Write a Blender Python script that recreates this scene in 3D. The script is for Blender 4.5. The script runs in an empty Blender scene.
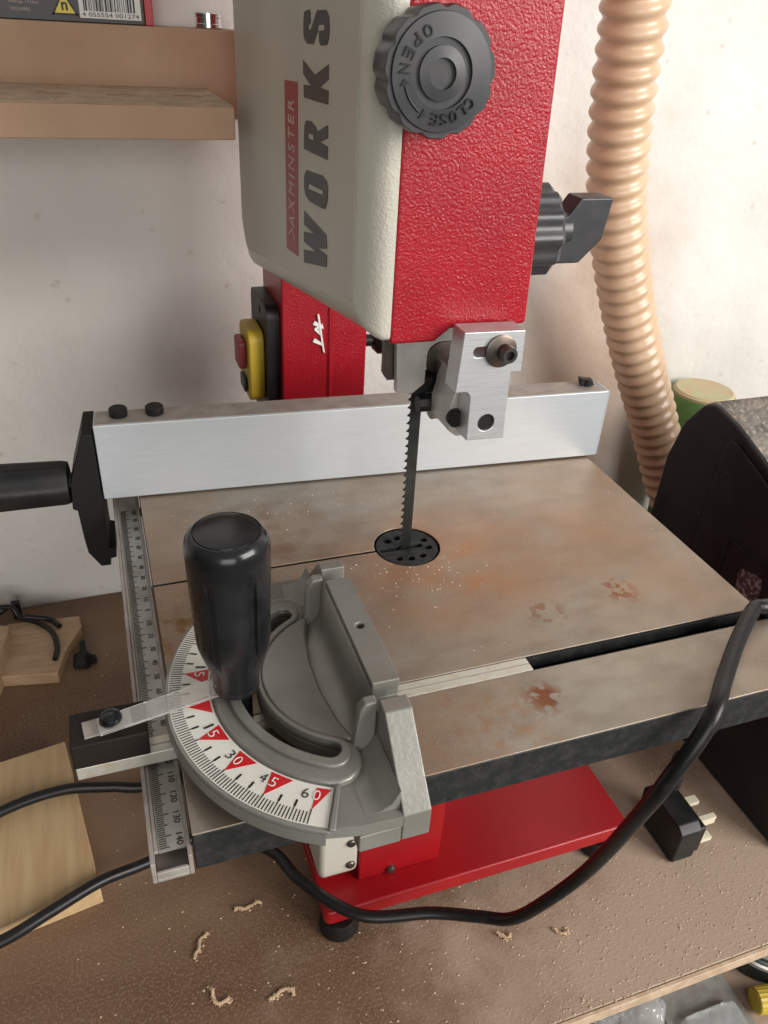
import bpy, bmesh, math, random
from mathutils import Vector, Matrix
random.seed(7)
S = bpy.context.scene
C = S.collection
PI = math.pi
ZO = 1.13            # height of the saw table's top above the floor
BZ = -0.28           # bench top, relative to the saw table's top

# ------------------------------------------------------------ materials
def mat(name, col, rough=0.5, metal=0.0, col2=None, nscale=20, nmix=(0.4, 0.6), stretch=(1, 1, 1),
        bump=None, bump2=None, spec=0.5, rough2=None, trans=0.0, coat=0.0, detail=4, col3=None, n3=None):
    m = bpy.data.materials.new(name); m.use_nodes = True
    nt = m.node_tree; N = nt.nodes; L = nt.links
    b = N['Principled BSDF']
    b.inputs['Base Color'].default_value = (*col, 1)
    b.inputs['Roughness'].default_value = rough
    b.inputs['Metallic'].default_value = metal
    b.inputs['Specular IOR Level'].default_value = spec
    b.inputs['Transmission Weight'].default_value = trans
    b.inputs['Coat Weight'].default_value = coat
    tc = N.new('ShaderNodeTexCoord')
    mp = N.new('ShaderNodeMapping'); mp.inputs['Scale'].default_value = stretch
    L.new(tc.outputs['Object'], mp.inputs['Vector'])
    if col2 is not None:
        n = N.new('ShaderNodeTexNoise'); n.inputs['Scale'].default_value = nscale; n.inputs['Detail'].default_value = detail
        L.new(mp.outputs['Vector'], n.inputs['Vector'])
        r = N.new('ShaderNodeMapRange'); r.inputs['From Min'].default_value = nmix[0]; r.inputs['From Max'].default_value = nmix[1]
        L.new(n.outputs['Fac'], r.inputs['Value'])
        mx = N.new('ShaderNodeMix'); mx.data_type = 'RGBA'
        L.new(r.outputs['Result'], mx.inputs['Factor'])
        mx.inputs['A'].default_value = (*col, 1); mx.inputs['B'].default_value = (*col2, 1)
        out = mx.outputs['Result']
        if col3 is not None:
            n2 = N.new('ShaderNodeTexNoise'); n2.inputs['Scale'].default_value = n3[0]; n2.inputs['Detail'].default_value = 6
            L.new(tc.outputs['Object'], n2.inputs['Vector'])
            r2 = N.new('ShaderNodeMapRange'); r2.inputs['From Min'].default_value = n3[1]; r2.inputs['From Max'].default_value = n3[2]
            L.new(n2.outputs['Fac'], r2.inputs['Value'])
            m2 = N.new('ShaderNodeMix'); m2.data_type = 'RGBA'
            L.new(r2.outputs['Result'], m2.inputs['Factor']); L.new(out, m2.inputs['A']); m2.inputs['B'].default_value = (*col3, 1)
            out = m2.outputs['Result']
        L.new(out, b.inputs['Base Color'])
        if rough2 is not None:
            rr = N.new('ShaderNodeMapRange'); rr.inputs['To Min'].default_value = rough; rr.inputs['To Max'].default_value = rough2
            L.new(r.outputs['Result'], rr.inputs['Value']); L.new(rr.outputs['Result'], b.inputs['Roughness'])
    prev = None
    for bp in (bump, bump2):
        if not bp: continue
        kind, sc, st, dist = bp
        if kind == 'voronoi':
            t = N.new('ShaderNodeTexVoronoi'); t.feature = 'SMOOTH_F1'; t.inputs['Scale'].default_value = sc; o = t.outputs['Distance']
        else:
            t = N.new('ShaderNodeTexNoise'); t.inputs['Scale'].default_value = sc; t.inputs['Detail'].default_value = 3 if kind == 'noise' else 8; o = t.outputs['Fac']
        L.new((mp if kind == 'grain' else tc).outputs['Vector' if kind == 'grain' else 'Object'], t.inputs['Vector'])
        bn = N.new('ShaderNodeBump'); bn.inputs['Strength'].default_value = st; bn.inputs['Distance'].default_value = dist
        L.new(o, bn.inputs['Height'])
        if prev: L.new(prev.outputs['Normal'], bn.inputs['Normal'])
        prev = bn
    if prev: L.new(prev.outputs['Normal'], b.inputs['Normal'])
    return m

M = {}
M['red'] = mat('red_enamel', (0.34, 0.007, 0.016), 0.26, spec=0.4, col2=(0.30, 0.006, 0.014), nscale=30, bump=('noise', 850, 0.60, 0.0008), bump2=('noise', 450, 0.12, 0.0010))
M['red_smooth'] = mat('red_base_enamel', (0.33, 0.006, 0.010), 0.33, spec=0.4, col2=(0.28, 0.005, 0.009), nscale=14, bump=('noise', 300, 0.12, 0.0008))
M['cream'] = mat('cream_enamel', (0.56, 0.54, 0.46), 0.25, col2=(0.53, 0.51, 0.44), nscale=12, bump=('noise', 900, 0.42, 0.0007), bump2=('noise', 420, 0.16, 0.0010))
M['cream_satin'] = mat('cream_label_film', (0.50, 0.475, 0.405), 0.36, col2=(0.46, 0.435, 0.37), nscale=9, bump=('noise', 600, 0.05, 0.0006))
M['cast'] = mat('silver_grey_paint', (0.255, 0.25, 0.225), 0.34, 0.3, col2=(0.22, 0.215, 0.19), nscale=40, bump=('noise', 420, 0.12, 0.0008))
M['alu'] = mat('brushed_aluminium', (0.66, 0.67, 0.68), 0.42, 0.75, col2=(0.58, 0.59, 0.60), nscale=60, stretch=(1, 8, 30), bump=('grain', 90, 0.05, 0.0005))
M['alu_fence'] = mat('satin_anodised_aluminium', (0.58, 0.615, 0.645), 0.42, 0.45, col2=(0.545, 0.58, 0.61), nscale=40, stretch=(1, 12, 40))
M['alu_dusty'] = mat('dusty_aluminium', (0.42, 0.385, 0.355), 0.55, 0.40, col2=(0.34, 0.295, 0.26), nscale=90, nmix=(0.35, 0.65), bump=('noise', 700, 0.2, 0.0005))
M['steel'] = mat('machined_steel', (0.58, 0.565, 0.54), 0.42, 0.6, col2=(0.50, 0.48, 0.45), nscale=80)
M['steel_dark'] = mat('dark_steel', (0.10, 0.095, 0.09), 0.35, 0.8, col2=(0.16, 0.12, 0.10), nscale=120)
M['bar'] = mat('light_mitre_bar', (0.62, 0.60, 0.53), 0.40, 0.5, col2=(0.56, 0.48, 0.34), nscale=160, nmix=(0.5, 0.75))
M['blade'] = mat('oiled_blade_steel', (0.035, 0.040, 0.038), 0.42, 0.6, col2=(0.022, 0.025, 0.023), nscale=90)
M['black'] = mat('black_plastic', (0.010, 0.010, 0.011), 0.40, spec=0.3, col2=(0.017, 0.0165, 0.0165), nscale=60, bump=('noise', 500, 0.06, 0.0006))
M['black_gloss'] = mat('glossy_black_plastic', (0.007, 0.0075, 0.009), 0.19, spec=0.45, col2=(0.012, 0.0125, 0.014), nscale=90, rough2=0.28)
M['black_matt'] = mat('matt_black_plastic', (0.009, 0.009, 0.009), 0.55, spec=0.3)
M['knob_grey'] = mat('dark_grey_plastic', (0.030, 0.031, 0.035), 0.34, col2=(0.048, 0.046, 0.047), nscale=80, nmix=(0.4, 0.7))
M['hole'] = mat('dark_hole', (0.008, 0.007, 0.006), 0.8)
M['cast_black'] = mat('black_painted_casting', (0.014, 0.015, 0.016), 0.60, spec=0.3, col2=(0.034, 0.033, 0.032), nscale=150, nmix=(0.45, 0.7), bump=('noise', 500, 0.5, 0.0010))
M['bench'] = mat('dusty_board', (0.125, 0.064, 0.033), 0.60, col2=(0.235, 0.148, 0.092), nscale=5.0, stretch=(0.7, 1.8, 1), nmix=(0.36, 0.66), bump=('rough', 420, 0.30, 0.0012),
                 col3=(0.27, 0.18, 0.12), n3=(620, 0.48, 0.75), detail=6, )
M['edge'] = mat('cut_board_edge', (0.56, 0.42, 0.29), 0.7, col2=(0.46, 0.33, 0.22), nscale=120, bump=('rough', 300, 0.4, 0.001))
M['shelfboard'] = mat('lower_shelf_board', (0.30, 0.21, 0.15), 0.7, col2=(0.36, 0.26, 0.19), nscale=12)
M['mdf'] = mat('dusty_fibreboard', (0.54, 0.36, 0.24), 0.8, col2=(0.47, 0.30, 0.195), nscale=14, nmix=(0.35, 0.7), bump=('rough', 260, 0.35, 0.0012))
M['mdf_dust'] = mat('sawdust_covered_fibreboard', (0.48, 0.34, 0.235), 0.9, col2=(0.38, 0.27, 0.19), nscale=60, bump=('rough', 200, 0.7, 0.003))
M['pine'] = mat('pale_pine', (0.52, 0.37, 0.205), 0.6, col2=(0.45, 0.30, 0.155), nscale=18, stretch=(9, 0.8, 9), nmix=(0.35, 0.65), bump=('grain', 60, 0.1, 0.0006))
M['pine_block'] = mat('pine_block', (0.46, 0.32, 0.20), 0.65, col2=(0.40, 0.265, 0.155), nscale=20, stretch=(1.5, 8, 8))
M['wall'] = mat('white_painted_wall', (0.745, 0.73, 0.695), 0.75, col2=(0.68, 0.655, 0.615), nscale=7, nmix=(0.4, 0.72), bump=('rough', 22, 0.35, 0.010), bump2=('rough', 130, 0.30, 0.002),
                col3=(0.52, 0.46, 0.41), n3=(70, 0.66, 0.80), detail=6)
M['floor'] = mat('concrete_floor', (0.22, 0.20, 0.18), 0.85, col2=(0.16, 0.145, 0.13), nscale=6)
M['hose'] = mat('tan_ribbed_plastic', (0.66, 0.47, 0.31), 0.34, col2=(0.61, 0.42, 0.27), nscale=25, coat=0.15)
M['green'] = mat('green_plastic', (0.10, 0.25, 0.075), 0.45, col2=(0.14, 0.30, 0.10), nscale=30)
M['dusty_lid'] = mat('dusty_pale_lid', (0.52, 0.50, 0.29), 0.8, col2=(0.58, 0.42, 0.27), nscale=35)
M['casing'] = mat('scuffed_black_casing', (0.010, 0.010, 0.010), 0.5, spec=0.35, col2=(0.018, 0.017, 0.0165), nscale=20, col3=(0.16, 0.15, 0.14), n3=(150, 0.70, 0.78), bump=('noise', 400, 0.1, 0.0006))
M['smudge'] = mat('worn_pink_label', (0.05, 0.035, 0.038), 0.5, col2=(0.30, 0.21, 0.22), nscale=260, nmix=(0.48, 0.62))
M['casing_dust'] = mat('dust_covered_casing', (0.30, 0.27, 0.23), 0.9, col2=(0.16, 0.15, 0.135), nscale=45, nmix=(0.42, 0.6), col3=(0.50, 0.44, 0.35), n3=(260, 0.58, 0.68), bump=('rough', 200, 0.8, 0.003))
M['yellow_dull'] = mat('dull_yellow_plastic', (0.50, 0.36, 0.04), 0.45)
M['yellow'] = mat('yellow_plastic', (0.52, 0.36, 0.03), 0.45)
M['button'] = mat('dull_red_button', (0.30, 0.045, 0.055), 0.4)
M['white'] = mat('white_print', (0.78, 0.77, 0.73), 0.45)
M['scale'] = mat('white_scale_film', (0.74, 0.72, 0.66), 0.4, col2=(0.70, 0.67, 0.60), nscale=50)
M['print_red'] = mat('red_print', (0.55, 0.012, 0.018), 0.4)
M['strip_red'] = mat('red_strip_print', (0.30, 0.035, 0.045), 0.4)
M['strip_text'] = mat('pale_strip_print', (0.50, 0.38, 0.34), 0.5)
M['ink'] = mat('black_print', (0.012, 0.012, 0.013), 0.5)
M['ink_grey'] = mat('charcoal_print', (0.035, 0.038, 0.045), 0.42)
M['tape'] = mat('scale_tape', (0.42, 0.41, 0.38), 0.42, 0.4, col2=(0.33, 0.31, 0.28), nscale=60)
M['sawdust'] = mat('pale_sawdust', (0.50, 0.37, 0.255), 0.9)
M['speck'] = mat('pale_sawdust_specks', (0.68, 0.56, 0.42), 0.9)
M['shaving'] = mat('wood_shaving', (0.56, 0.40, 0.25), 0.8)
M['brass'] = mat('pale_brass', (0.85, 0.78, 0.60), 0.4, 0.3)
M['box_black'] = mat('printed_black_card', (0.018, 0.017, 0.017), 0.4)
M['box_red'] = mat('printed_red_card', (0.50, 0.020, 0.035), 0.4)
M['yel_print'] = mat('yellow_print', (0.80, 0.62, 0.02), 0.4)
M['chrome'] = mat('chrome', (0.72, 0.71, 0.70), 0.16, 1.0)
M['indicator'] = mat('dull_brown_black_block', (0.016, 0.011, 0.009), 0.6, spec=0.25)
M['clear'] = mat('clear_plastic', (0.86, 0.84, 0.81), 0.12, trans=0.80)
M['bag'] = mat('clear_film', (0.88, 0.90, 0.90), 0.15, trans=0.75, bump=('noise', 40, 0.8, 0.01))
M['rubber'] = mat('black_rubber', (0.008, 0.008, 0.008), 0.36, spec=0.35, col2=(0.015, 0.015, 0.015), nscale=200, nmix=(0.5, 0.8))
M['dark_green'] = mat('dark_tin', (0.03, 0.04, 0.035), 0.35)

def bench_dust():
    nt = M['bench'].node_tree; N = nt.nodes; L = nt.links; b = N['Principled BSDF']
    src = b.inputs['Base Color'].links[0].from_socket
    tc = N.new('ShaderNodeTexCoord')
    sub = N.new('ShaderNodeVectorMath'); sub.operation = 'SUBTRACT'; sub.inputs[1].default_value = (0.22 - 0.2, -0.14 - 0.1, -0.28 + 1.13)
    L.new(tc.outputs['Object'], sub.inputs[0])
    mp = N.new('ShaderNodeMapping'); mp.inputs['Scale'].default_value = (1 / 0.24, 1 / 0.20, 0); L.new(sub.outputs['Vector'], mp.inputs['Vector'])
    ln = N.new('ShaderNodeVectorMath'); ln.operation = 'LENGTH'; L.new(mp.outputs['Vector'], ln.inputs[0])
    n = N.new('ShaderNodeTexNoise'); n.inputs['Scale'].default_value = 14; n.inputs['Detail'].default_value = 9; n.inputs['Roughness'].default_value = 0.7
    L.new(tc.outputs['Object'], n.inputs['Vector'])
    ad = N.new('ShaderNodeMath'); ad.operation = 'MULTIPLY_ADD'; ad.inputs[1].default_value = 2.0
    L.new(n.outputs['Fac'], ad.inputs[0]); L.new(ln.outputs['Value'], ad.inputs[2])
    r = N.new('ShaderNodeMapRange'); r.interpolation_type = 'SMOOTHSTEP'; r.inputs['From Min'].default_value = 2.3; r.inputs['From Max'].default_value = 1.3
    r.inputs['To Max'].default_value = 0.9
    L.new(ad.outputs[0], r.inputs['Value'])
    mx = N.new('ShaderNodeMix'); mx.data_type = 'RGBA'; L.new(r.outputs['Result'], mx.inputs['Factor']); L.new(src, mx.inputs['A'])
    mx.inputs['B'].default_value = (0.40, 0.30, 0.225, 1); L.new(mx.outputs['Result'], b.inputs['Base Color'])
bench_dust()

def wall_brown_patch():  # blends a slanted, noise-edged brown ellipse into the wall colour
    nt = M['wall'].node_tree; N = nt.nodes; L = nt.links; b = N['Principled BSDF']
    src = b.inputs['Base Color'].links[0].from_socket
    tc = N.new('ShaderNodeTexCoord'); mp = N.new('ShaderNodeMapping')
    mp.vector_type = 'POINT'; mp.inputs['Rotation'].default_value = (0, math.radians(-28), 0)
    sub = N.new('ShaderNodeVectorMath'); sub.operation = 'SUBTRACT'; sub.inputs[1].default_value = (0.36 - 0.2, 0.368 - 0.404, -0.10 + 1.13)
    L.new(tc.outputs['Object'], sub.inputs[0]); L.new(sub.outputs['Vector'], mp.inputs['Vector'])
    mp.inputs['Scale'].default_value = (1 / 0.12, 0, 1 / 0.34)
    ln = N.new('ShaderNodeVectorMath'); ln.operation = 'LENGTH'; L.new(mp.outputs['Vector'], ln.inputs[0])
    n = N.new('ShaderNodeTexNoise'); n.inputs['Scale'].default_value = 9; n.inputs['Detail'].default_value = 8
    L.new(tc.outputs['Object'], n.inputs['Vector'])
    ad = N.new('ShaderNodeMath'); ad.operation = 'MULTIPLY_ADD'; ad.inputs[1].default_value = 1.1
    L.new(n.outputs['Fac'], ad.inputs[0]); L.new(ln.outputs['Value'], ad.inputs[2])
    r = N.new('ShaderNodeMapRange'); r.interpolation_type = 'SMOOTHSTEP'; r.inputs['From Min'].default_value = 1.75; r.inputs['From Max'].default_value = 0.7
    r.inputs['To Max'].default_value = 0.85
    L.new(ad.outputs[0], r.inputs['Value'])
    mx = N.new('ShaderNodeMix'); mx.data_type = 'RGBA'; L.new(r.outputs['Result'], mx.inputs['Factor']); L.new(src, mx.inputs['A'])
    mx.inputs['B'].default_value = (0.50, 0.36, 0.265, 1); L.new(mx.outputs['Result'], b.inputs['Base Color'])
wall_brown_patch()

def table_material():
    m = bpy.data.materials.new('worn_cast_iron_top'); m.use_nodes = True
    N = m.node_tree.nodes; L = m.node_tree.links; b = N['Principled BSDF']
    tc = N.new('ShaderNodeTexCoord')
    def noise(scale, a, c, det=5, st=(1, 1, 1)):
        mp = N.new('ShaderNodeMapping'); mp.inputs['Scale'].default_value = st
        L.new(tc.outputs['Object'], mp.inputs['Vector'])
        n = N.new('ShaderNodeTexNoise'); n.inputs['Scale'].default_value = scale; n.inputs['Detail'].default_value = det
        L.new(mp.outputs['Vector'], n.inputs['Vector'])
        r = N.new('ShaderNodeMapRange'); r.inputs['From Min'].default_value = a; r.inputs['From Max'].default_value = c
        L.new(n.outputs['Fac'], r.inputs['Value']); return r.outputs['Result']
    def mix(f, A, B):
        x = N.new('ShaderNodeMix'); x.data_type = 'RGBA'
        L.new(f, x.inputs['Factor'])
        for k, v in (('A', A), ('B', B)):
            if isinstance(v, tuple): x.inputs[k].default_value = (*v, 1)
            else: L.new(v, x.inputs[k])
        return x.outputs['Result']
    c = mix(noise(9, 0.36, 0.60), (0.345, 0.305, 0.255), (0.315, 0.22, 0.15))
    c = mix(noise(60, 0.42, 0.85, 6, (0.8, 1.6, 1)), c, (0.25, 0.195, 0.15))
    c = mix(noise(900, 0.55, 0.85, 4), c, (0.42, 0.36, 0.30))
    # rust spots with a shape of their own
    def spot(x, y, rad, colr, c, thr=(0.47, 0.56), sc=140):
        vm = N.new('ShaderNodeVectorMath'); vm.operation = 'DISTANCE'; vm.inputs[1].default_value = (x - 0.05, y - 0.06, 0.28)
        L.new(tc.outputs['Object'], vm.inputs[0])
        r = N.new('ShaderNodeMapRange'); r.inputs['From Min'].default_value = rad; r.inputs['From Max'].default_value = rad * 0.4
        L.new(vm.outputs['Value'], r.inputs['Value'])
        mu = N.new('ShaderNodeMath'); mu.operation = 'MULTIPLY'
        L.new(r.outputs['Result'], mu.inputs[0]); L.new(noise(sc, *thr), mu.inputs[1])
        return mix(mu.outputs[0], c, colr)
    c = spot(0.103, -0.072, 0.013, (0.20, 0.05, 0.02), c, (0.47, 0.54), 150)
    c = spot(0.052, -0.078, 0.014, (0.24, 0.15, 0.10), c, (0.53, 0.58), 170)
    c = spot(0.020, -0.134, 0.012, (0.20, 0.06, 0.025), c, (0.46, 0.53), 150)
    c = spot(0.020, -0.020, 0.070, (0.40, 0.20, 0.10), c, (0.25, 0.70), 40)
    c = spot(0.10, -0.03, 0.075, (0.36, 0.21, 0.12), c, (0.35, 0.8), 30)
    c = spot(-0.125, -0.04, 0.040, (0.22, 0.11, 0.04), c, (0.45, 0.6), 90)
    c = spot(-0.01, -0.140, 0.040, (0.33, 0.185, 0.10), c, (0.45, 0.8), 150)
    c = spot(-0.07, 0.03, 0.05, (0.24, 0.15, 0.10), c, (0.45, 0.65), 60)
    L.new(c, b.inputs['Base Color'])
    b.inputs['Metallic'].default_value = 0.6
    rr = N.new('ShaderNodeMapRange'); rr.inputs['To Min'].default_value = 0.32; rr.inputs['To Max'].default_value = 0.50
    L.new(noise(25, 0.35, 0.65), rr.inputs['Value']); L.new(rr.outputs['Result'], b.inputs['Roughness'])
    bn = N.new('ShaderNodeBump'); bn.inputs['Strength'].default_value = 0.15; bn.inputs['Distance'].default_value = 0.0006
    L.new(noise(500, 0, 1, 4), bn.inputs['Height']); L.new(bn.outputs['Normal'], b.inputs['Normal'])
    return m
M['table'] = table_material()

# ------------------------------------------------------------ mesh building
class G:
    def __init__(s): s.v = []; s.f = []
    def add(s, vs, fs, T=None):
        k = len(s.v)
        s.v += [tuple(T @ Vector(p)) if T else tuple(p) for p in vs]
        s.f += [tuple(i + k for i in f) for f in fs]; return s
    def box(s, x0, x1, y0, y1, z0, z1, T=None):
        return s.add([(x, y, z) for z in (z0, z1) for y in (y0, y1) for x in (x0, x1)],
                     [(0, 2, 3, 1), (4, 5, 7, 6), (0, 1, 5, 4), (2, 6, 7, 3), (0, 4, 6, 2), (1, 3, 7, 5)], T)
    def prism(s, poly, ax, a, b, T=None, holes=()):
        # poly in the plane across axis ax; holes are polygons in the same plane
        def P3(p, t):
            return {'x': (t, p[0], p[1]), 'y': (p[0], t, p[1]), 'z': (p[0], p[1], t)}[ax]
        bm = bmesh.new(); edges = []; loops = []
        for lp in [poly, *holes]:
            vs = [bm.verts.new(P3(p, a)) for p in lp]
            for i in range(len(vs)): edges.append(bm.edges.new((vs[i], vs[(i + 1) % len(vs)])))
        if holes:
            bmesh.ops.triangle_fill(bm, use_beauty=True, use_dissolve=False, edges=edges)
        else:
            bm.faces.new(list(bm.verts))
        r = bmesh.ops.extrude_face_region(bm, geom=list(bm.faces))
        d = {'x': (b - a, 0, 0), 'y': (0, b - a, 0), 'z': (0, 0, b - a)}[ax]
        bmesh.ops.translate(bm, verts=[e for e in r['geom'] if isinstance(e, bmesh.types.BMVert)], vec=d)
        bmesh.ops.recalc_face_normals(bm, faces=list(bm.faces))
        bm.verts.index_update()
        s.add([v.co[:] for v in bm.verts], [[v.index for v in f.verts] for f in bm.faces], T); bm.free(); return s
    def lathe(s, prof, c=(0, 0, 0), ax='z', n=40, fn=None, T=None, caps=True):
        # prof: list of (radius, height along axis)
        vs = []; fs = []
        for (r, h) in prof:
            for i in range(n):
                a = 2 * PI * i / n
                q = r * (fn(a, h) if fn else 1)
                p, w = q * math.cos(a), q * math.sin(a)
                v = {'z': (p, w, h), 'x': (h, p, w), 'y': (w, h, p)}[ax]
                vs.append((c[0] + v[0], c[1] + v[1], c[2] + v[2]))
        for k in range(len(prof) - 1):
            for i in range(n):
                j = (i + 1) % n
                fs.append((k * n + i, k * n + j, (k + 1) * n + j, (k + 1) * n + i))
        if caps:
            fs.append(tuple(range(n))[::-1]); fs.append(tuple(range((len(prof) - 1) * n, len(prof) * n)))
        return s.add(vs, fs, T)
    def cyl(s, c, r, h0, h1, ax='z', n=32, ch=0.0, T=None):
        sg = 1 if h1 > h0 else -1
        pr = [(r - ch, h0), (r, h0 + sg * ch), (r, h1 - sg * ch), (r - ch, h1)] if ch else [(r, h0), (r, h1)]
        return s.lathe(pr, c, ax, n, T=T)
    def tube(s, pts, rad, n=14, caps=True, per=None, flat=1.0):
        pts = [Vector(p) for p in pts]; m = len(pts)
        tan = [(pts[min(i + 1, m - 1)] - pts[max(i - 1, 0)]).normalized() for i in range(m)]
        up = Vector((0, 0, 1)) if abs(tan[0].z) < 0.9 else Vector((1, 0, 0))
        u = (up - tan[0] * up.dot(tan[0])).normalized(); vs = []; fs = []
        for i in range(m):
            u = (u - tan[i] * u.dot(tan[i])).normalized(); w = tan[i].cross(u)
            r = per(i) if per else rad
            for k in range(n):
                a = 2 * PI * k / n
                vs.append(tuple(pts[i] + u * (r * flat * math.cos(a)) + w * (r * math.sin(a))))
        for i in range(m - 1):
            for k in range(n):
                j = (k + 1) % n
                fs.append((i * n + k, i * n + j, (i + 1) * n + j, (i + 1) * n + k))
        if caps: fs += [tuple(range(n))[::-1], tuple(range((m - 1) * n, m * n))]
        return s.add(vs, fs)

def spline(pts, k=10):
    pts = [Vector(p) for p in pts]; out = []
    P = [pts[0] * 2 - pts[1]] + pts + [pts[-1] * 2 - pts[-2]]
    for i in range(1, len(P) - 2):
        p0, p1, p2, p3 = P[i - 1:i + 3]
        for j in range(k):
            t = j / k
            out.append(0.5 * ((2 * p1) + (p2 - p0) * t + (2 * p0 - 5 * p1 + 4 * p2 - p3) * t * t + (3 * p1 - p0 - 3 * p2 + p3) * t ** 3))
    out.append(pts[-1]); return out

def rrect(x0, x1, y0, y1, r, n=6):
    o = []
    for cx, cy, a in ((x1 - r, y1 - r, 0), (x0 + r, y1 - r, 90), (x0 + r, y0 + r, 180), (x1 - r, y0 + r, 270)):
        for i in range(n + 1):
            t = math.radians(a + 90 * i / n); o.append((cx + r * math.cos(t), cy + r * math.sin(t)))
    return o
def rpoly(pts, rs, n=5):
    """polygon with rounded corners; rs is one radius or a list"""
    o = []; m = len(pts)
    for i in range(m):
        r = rs if not isinstance(rs, (list, tuple)) else rs[i]
        p = Vector(pts[i]); a = Vector(pts[i - 1]) - p; b = Vector(pts[(i + 1) % m]) - p
        if r <= 0: o.append(tuple(p)); continue
        la, lb = a.length, b.length; a.normalize(); b.normalize()
        ang = a.angle(b); d = min(r / math.tan(ang / 2), la * 0.49, lb * 0.49)
        s, e = p + a * d, p + b * d
        for k in range(n + 1):
            t = k / n; o.append(tuple((1 - t) ** 2 * s + 2 * t * (1 - t) * p + t * t * e))
    return o
def circ(cx, cy, r, n=24): return [(cx + r * math.cos(2 * PI * i / n), cy + r * math.sin(2 * PI * i / n)) for i in range(n)]

def text_geo(s, T, h=None, w=None, depth=0.0002, bold=0.0, shear=0.0, center=False, space=1.0):
    """built-in lettering as geometry; T maps local x (reading), y (up), z (out) to space.
       h: cap height; w: total width (stretches)."""
    cu = bpy.data.curves.new('t', 'FONT'); cu.body = s; cu.size = 1; cu.offset = bold; cu.shear = shear
    cu.extrude = 0.0; cu.resolution_u = 4; cu.space_character = space
    ob = bpy.data.objects.new('t', cu); C.objects.link(ob); bpy.context.view_layer.update()
    dg = bpy.context.evaluated_depsgraph_get()
    me = bpy.data.meshes.new_from_object(ob.evaluated_get(dg))
    bm = bmesh.new(); bm.from_mesh(me)
    xs = [v.co.x for v in bm.verts]; ys = [v.co.y for v in bm.verts]
    x0, x1, y0, y1 = min(xs), max(xs), min(ys), max(ys)
    sy = h / (y1 - y0); sx = (w / (x1 - x0)) if w else sy
    for v in bm.verts:
        v.co = Vector(((v.co.x - x0) * sx - (((x1 - x0) * sx / 2) if center else 0), (v.co.y - y0) * sy - (h / 2 if center else 0), 0))
    r = bmesh.ops.extrude_face_region(bm, geom=list(bm.faces))
    bmesh.ops.translate(bm, verts=[e for e in r['geom'] if isinstance(e, bmesh.types.BMVert)], vec=(0, 0, depth))
    bmesh.ops.recalc_face_normals(bm, faces=list(bm.faces))
    bm.verts.index_update()
    vs = [tuple(T @ v.co) for v in bm.verts]; fs = [[v.index for v in f.verts] for f in bm.faces]
    bm.free(); bpy.data.objects.remove(ob); bpy.data.curves.remove(cu); bpy.data.meshes.remove(me)
    return vs, fs
def frame(o, x, y):
    x = Vector(x).normalized(); y = Vector(y); y = (y - x * y.dot(x)).normalized(); z = x.cross(y)
    return Matrix(((x[0], y[0], z[0], o[0]), (x[1], y[1], z[1], o[1]), (x[2], y[2], z[2], o[2]), (0, 0, 0, 1)))

ORG = {}
def thing(name, label, cat, loc, group=None):
    o = bpy.data.objects.new(name, None); C.objects.link(o)
    o.empty_display_size = 0.05
    o.location = (loc[0], loc[1], loc[2] + ZO); ORG[o.name] = Vector(loc)
    o['label'] = label; o['category'] = cat
    if group: o['group'] = group
    return o
def root_of(o):
    while o.parent: o = o.parent
    return o
def obj(name, g, m, parent=None, bevel=0.0, smooth=35, segs=2, org=None, label=None, cat=None, group=None, kind=None):
    if parent: org = ORG[root_of(parent).name]
    elif org is None:
        xs = [v[0] for v in g.v]; ys = [v[1] for v in g.v]; zs = [v[2] for v in g.v]
        org = Vector(((min(xs) + max(xs)) / 2, (min(ys) + max(ys)) / 2, min(zs)))
    org = Vector(org)
    me = bpy.data.meshes.new(name)
    me.from_pydata([tuple(Vector(v) - org) for v in g.v], [], g.f); me.validate()
    bm = bmesh.new(); bm.from_mesh(me); bmesh.ops.recalc_face_normals(bm, faces=list(bm.faces)); bm.to_mesh(me); bm.free()
    me.materials.append(M[m] if isinstance(m, str) else m)
    o = bpy.data.objects.new(name, me); C.objects.link(o)
    if smooth:
        for p in me.polygons: p.use_smooth = True
        me.set_sharp_from_angle(angle=math.radians(smooth))
    if bevel:
        b = o.modifiers.new('bevel', 'BEVEL'); b.width = bevel; b.segments = segs; b.limit_method = 'ANGLE'; b.angle_limit = math.radians(38)
        b.harden_normals = True
    if parent: o.parent = parent
    else:
        o.location = (org[0], org[1], org[2] + ZO); ORG[o.name] = org
    if label: o['label'] = label
    if cat: o['category'] = cat
    if group: o['group'] = group
    if kind: o['kind'] = kind
    return o
def struct(name, g, m, **k): return obj(name, g, m, kind='structure', **k)

# ------------------------------------------------------------ the room
FL = -ZO
struct('floor', G().box(-1.8, 2.2, -2.6, 0.42, FL - 0.05, FL), 'floor')
struct('wall_back', G().box(-1.8, 2.2, 0.368, 0.44, FL, 1.4), 'wall')

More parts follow.
